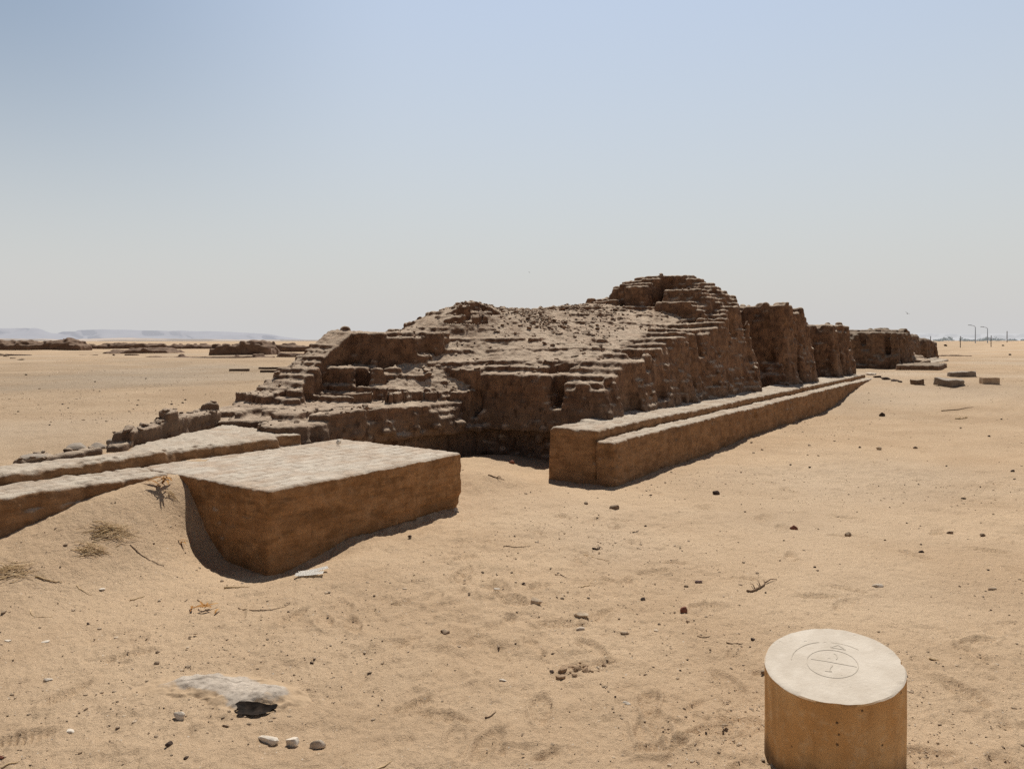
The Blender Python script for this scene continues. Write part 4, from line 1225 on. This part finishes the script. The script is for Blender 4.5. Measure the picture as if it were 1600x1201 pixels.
for i, (px, py, w) in enumerate(((2, 553.5, 9), (10, 557, 10), (20, 560, 10), (32, 562.5, 12))):
    x, y = at(px, py+1)
    stone(px, py, w, 'brown', 'dark block in the slanting line at the far left edge', (1, .8, .3), group='slanting line of blocks', name='stone_block', cat='stone')
for (px0, px1, py, lab) in ((358, 390, 580, 'leftmost of the dark beams lying on the left plain'), (407, 440, 582, 'nearest of the dark beams lying on the left plain, closest to the ruin'), (404, 462, 577, 'longest of the dark beams on the left plain, behind the other two')):
    x0, y0 = at(px0, py); x1, y1 = at(px1, py-.3)
    L = math.hypot(x1-x0, y1-y0)
    o = link('timber_beam', box_mesh('timber_beam', L, .10, .09, M['wood'], .015, 2), ((x0+x1)/2, (y0+y1)/2, gz((x0+x1)/2, (y0+y1)/2)-.01), math.atan2(y1-y0, x1-x0))
    tag(o, lab, 'beam')
far_wall(1466, 1535, 554.5, 556.8, .06, 59, 'thin dark rubble line on the sand right of the farthest wall', [(0, 1), (.3, .8), (.6, 1), (1, .3)], .6, zb=.5)

# small dark pebbles on the left plain and right sand: nothing tells them apart
base_rocks = [rock_mesh('pebble', 1, .8, .6, M['brown' if i % 2 else 'dark'], 300+i, 6, 2) for i in range(4)]
def pebbles(n, xr, yr, label, group, seed, smin, smax):
    rs = random.Random(seed); k = 0
    while k < n:
        px, py = rs.uniform(*xr), rs.uniform(*yr); x, y = at(px, py); u, v = xy2uv(x, y)
        if 3.3 < u < 60 and 3.7 < v < 9.5: continue
        s = rs.uniform(smin, smax)*.75/F*y/2
        o = bpy.data.objects.new('pebble', base_rocks[rs.randrange(4)]); COL.objects.link(o)
        o.location = (x, y, gz(x, y)+s*.25); o.scale = (s, s, s); o.rotation_euler = (0, 0, rs.uniform(0, 6))
        tag(o, label, 'pebble', group); k += 1
pebbles(26, (20, 330), (585, 690), 'small dark pebble strewn on the plain behind the left bench', 'dark pebbles on the left plain', 3, 3, 7)
pebbles(34, (1150, 1590), (650, 900), 'small dark pebble strewn on the sand right of the long bench', 'dark pebbles on the right sand', 4, 3.5, 8)
pebbles(22, (600, 1180), (800, 1190), 'small dark pebble strewn on the trodden sand in front', 'dark pebbles on the front sand', 5, 4, 8)

# ------------------------------------------------------------------ far hills, trees, lamps, posts, birds
def ridge(name, pts, D, mat, depth=1500, seed=1, z0=-5, n=500):
    xs = np.linspace(pts[0][0], pts[-1][0], n); ys = np.interp(xs, [p[0] for p in pts], [p[1] for p in pts])
    X = (xs-CX)/F*D
    Zt = EYE+(HY-ys)/F*D + (D/F)*.45*fbm2(xs*.05, xs*0, 1, 3, seed)*(ys < 530)
    rows = [(0, z0, 0), (.10, .40, 1), (.16, .62, 1), (.20, .93, 1), (.26, 1.0, 1), (1, 1.0, 1)]
    V = []
    for k, (t, f, q) in enumerate(rows):
        jit = depth*.08*fbm2(X*.004, X*0+k, 1, 3, seed+k)
        z = np.full(n, z0) if k == 0 else z0+(Zt-z0)*f
        V.append(np.stack([X*(1+t*depth/D), D+t*depth+jit*(k < 4), z], 1))
    V.append(np.stack([X*(1+depth*1.1/D), np.full(n, D+depth*1.1), np.full(n, z0)], 1))
    m = len(V); V = np.concatenate(V); I = np.arange(m*n).reshape(m, n)
    Q = np.stack([I[:-1, :-1], I[:-1, 1:], I[1:, 1:], I[1:, :-1]], -1).reshape(-1, 4)
    o = link(name, mesh_np(name, V, Q, mat)); tag(o, kind='structure')
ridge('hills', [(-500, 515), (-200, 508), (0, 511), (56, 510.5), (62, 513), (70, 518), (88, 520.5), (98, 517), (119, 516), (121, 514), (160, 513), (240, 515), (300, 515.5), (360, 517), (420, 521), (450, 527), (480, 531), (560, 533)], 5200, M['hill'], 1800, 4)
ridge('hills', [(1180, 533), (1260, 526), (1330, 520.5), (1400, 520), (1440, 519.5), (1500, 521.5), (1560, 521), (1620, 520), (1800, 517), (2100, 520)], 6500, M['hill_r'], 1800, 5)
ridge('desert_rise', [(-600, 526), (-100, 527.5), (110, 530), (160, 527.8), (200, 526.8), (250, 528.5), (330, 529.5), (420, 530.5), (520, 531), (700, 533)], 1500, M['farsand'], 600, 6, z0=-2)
# a low dune at the right edge
def dune():
    n = 60; gx, gy = np.meshgrid(np.linspace(-40, 60, n), np.linspace(-16, 16, n), indexing='ij')
    zz = 2.15*np.exp(-((gx-16)/22)**2-(gy/7.5)**2)+.12*fbm2(gx, gy, .15, 3, 3)-.15
    V = np.stack([gx, gy, zz], -1).reshape(-1, 3); I = np.arange(n*n).reshape(n, n)
    Q = np.stack([I[:-1, :-1], I[1:, :-1], I[1:, 1:], I[:-1, 1:]], -1).reshape(-1, 4)
    o = link('sand_dune', mesh_np('sand_dune', V, Q, M['sand']), ((1600-CX)/F*190, 190, .3)); tag(o, kind='structure')
dune()
# distant tree belt, one mass
def tree_belt():
    rs = np.random.default_rng(3); V = []; D = 1100
    for px in np.arange(1456, 1760, 2.4):
        x = (px+rs.normal()*1.5-CX)/F*D; h = (3.0+4.5*rs.random()**2)*(.8+.3*math.sin(px*.09)); w = rs.uniform(1.6, 3.6); y = D+rs.normal()*15
        for k in range(46):
            a = rs.uniform(0, 6.28); r = w*math.sqrt(rs.random()); z = h*(.35+.65*rs.random())*(1-.25*(r/w)**2)
            c = np.array([x+math.cos(a)*r, y+math.sin(a)*r, z+.4]); s = rs.uniform(.35, .8)
            V.append(c+rs.normal(0, s, (3, 3)))
        V.append(np.array([[x-.2, y, -.5], [x+.2, y, -.5], [x, y, h*.8]]))
    V = np.concatenate(V); Q = np.arange(len(V)).reshape(-1, 3)
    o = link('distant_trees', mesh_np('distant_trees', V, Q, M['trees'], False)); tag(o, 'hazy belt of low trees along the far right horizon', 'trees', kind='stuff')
tree_belt()

def lamp(px, ytop, ybase, label):
    d = F*(EYE-.45)/(ybase-HY); x = (px-CX)/F*d; H = (ybase-ytop)/F*d; z = gz(x, d)
    root = tag(empty('street_lamp', (x, d, z)), label, 'street lamp', 'street lamps on the right horizon')
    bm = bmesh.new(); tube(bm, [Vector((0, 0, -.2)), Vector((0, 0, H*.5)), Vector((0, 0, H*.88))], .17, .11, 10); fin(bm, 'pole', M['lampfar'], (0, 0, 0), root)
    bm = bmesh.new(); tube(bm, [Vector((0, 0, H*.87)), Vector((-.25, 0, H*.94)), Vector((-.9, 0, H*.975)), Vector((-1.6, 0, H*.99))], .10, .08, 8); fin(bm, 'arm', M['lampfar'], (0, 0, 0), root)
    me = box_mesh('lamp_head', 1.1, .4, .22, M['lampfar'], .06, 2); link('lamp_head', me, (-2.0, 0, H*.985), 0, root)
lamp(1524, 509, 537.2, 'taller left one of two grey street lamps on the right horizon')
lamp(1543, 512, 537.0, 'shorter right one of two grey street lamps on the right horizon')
def post(px, ytop, ybase, label):
    d = F*(EYE-.45)/(ybase-HY); x = (px-CX)/F*d; H = (ybase-ytop)/F*d
    bm = bmesh.new(); tube(bm, [Vector((0, 0, -.3)), Vector((0, 0, H*.5)), Vector((.02, 0, H))], .00055*d, .00045*d, 8)
    tag(fin(bm, 'fence_post', M['post'], (x, d, gz(x, d))), label, 'post', 'posts on the far right sand')
post(1500.5, 526, 544.2, 'dark post left of the street lamps, the tallest on the sand')
post(1548.5, 526, 544.0, 'dark post just right of the street lamps')
post(1454, 525, 538.5, 'thin post standing directly above the farthest wall')
post(1573.5, 520, 537.5, 'thin post near the right edge before the low dune')
# dark bush-like lumps on the far sand
for (px, py, w, lab) in ((1477, 540.6, 6, 'dark lump on the far sand beyond the last wall'), (1567, 540.6, 5, 'dark lump on the far sand under the low dune'), (1578, 555, 6, 'small dark lump on the mid right sand')):
    stone(px, py, w, 'dark', lab, (1, .8, .6))

def bird(px, py, d, span, label, roll, seed):
    x = (px-CX)/F*d; z = EYE-(py-HY)/F*d
    root = tag(empty('bird', (x, d, z), seed), label, 'bird', 'birds in the sky')
    bm = bmesh.new(); tube(bm, [Vector((-.28, 0, 0)), Vector((-.18, 0, .0)), Vector((0, 0, .01)), Vector((.16, 0, .015)), Vector((.26, 0, .02))], .03, .03, 8)
    for v in bm.verts: v.co.y *= 1+1.4*math.exp(-(v.co.x/.16)**2); v.co.z *= 1+1.6*math.exp(-(v.co.x/.16)**2)
    fin(bm, 'body', M['bird'], (0, 0, 0), root)
    for s in (-1, 1):
        bm = bmesh.new(); prev = None
        for k in range(6):
            t = k/5; yy = s*t*span*.5; zz = .06+math.sin(t*2.4)*.16*(1 if s > 0 else .7)+roll*yy; c = .16*(1-t*.75)
            q = (bm.verts.new((.08-t*.12, yy, zz)), bm.verts.new((.08-t*.12-c, yy, zz-.02)))
            if prev: bm.faces.new((prev[0], prev[1], q[1], q[0]))
            prev = q
        fin(bm, 'wing', M['bird'], (0, 0, 0), root)
bird(1418, 490, 150, .9, 'small dark bird flying low above the far walls on the right', .5, .6)
bird(827, 425.5, 260, .9, 'tiny dark bird high in the sky above the stepped slope', .2, 1.0)

# ------------------------------------------------------------------ light, sky, camera
SUN_EL, SUN_AZ = math.radians(62), math.radians(7)   # azimuth to the right of straight ahead (+y)
w = bpy.data.worlds.new('World'); scene.world = w; w.use_nodes = True
nt = w.node_tree; bg = nt.nodes['Background']
sky = nt.nodes.new('ShaderNodeTexSky'); sky.sky_type = 'NISHITA'; sky.sun_disc = False
sky.sun_elevation = SUN_EL; sky.sun_rotation = SUN_AZ
sky.altitude = 0; sky.air_density = 1.5; sky.dust_density = 1.0; sky.ozone_density = 3.0
SKY_K = .125
bg.inputs['Strength'].default_value = SKY_K
N = NB(nt)   # dusty haze that whitens the sky towards the horizon
sx = N.n('ShaderNodeSeparateXYZ'); N.l(N.n('ShaderNodeTexCoord').outputs['Generated'], sx.inputs[0])
hz = N.math('POWER', N.math('SUBTRACT', 1.0, N.math('MULTIPLY', N.math('ABSOLUTE', sx.outputs['Z']), 1.3), True), 1.17)
deep = N.mix(N.maprange(sx.outputs['Z'], .40, .80), (1, 1, 1), (.13, .13, .15))   # deeper blue overhead
back = N.maprange(sx.outputs['Y'], .15, -.55)                                         # and away from the sun
hz = N.math('ADD', N.math('MULTIPLY', hz, .92), .08)
sky_col = N.mix(hz, N.mix(1.0, sky.outputs[0], deep, 'MULTIPLY'), tuple(q/SKY_K for q in (.605, .600, .598)))
side = N.math('MULTIPLY', N.maprange(sx.outputs['X'], -.12, -.62), N.maprange(sx.outputs['Z'], .05, .42))   # darker towards the upper left: lens vignetting painted into the sky colour
sky_col = N.mix(side, sky_col, N.mix(1.0, sky_col, (.60, .66, .72), 'MULTIPLY'))
sky_col = N.mix(back, sky_col, N.mix(1.0, sky_col, (.42, .42, .45), 'MULTIPLY'))
N.l(sky_col, bg.inputs['Color'])
sd = bpy.data.lights.new('sun', 'SUN'); sd.energy = 4.5; sd.angle = math.radians(.6); sd.color = (1, .95, .87)
so = bpy.data.objects.new('sun', sd); COL.objects.link(so)
dv = Vector((math.sin(SUN_AZ)*math.cos(SUN_EL), math.cos(SUN_AZ)*math.cos(SUN_EL), math.sin(SUN_EL)))
so.rotation_euler = dv.to_track_quat('Z', 'Y').to_euler(); so.location = dv*50

cd = bpy.data.cameras.new('camera'); cam = bpy.data.objects.new('camera', cd); COL.objects.link(cam)
cam.location = (0, 0, EYE); cam.rotation_euler = (math.pi/2, 0, 0)
cd.sensor_width = 36; cd.sensor_fit = 'HORIZONTAL'; cd.lens = 36*F/1600
cd.shift_y = -(600.5-HY)/1600
cd.clip_start = .05; cd.clip_end = 30000
scene.camera = cam
scene.view_settings.view_transform = 'Standard'; scene.view_settings.look = 'None'; scene.view_settings.exposure = 0; scene.view_settings.gamma = 1
scene.cycles.use_denoising = False
scene.cycles.max_bounces = 5; scene.cycles.diffuse_bounces = 3
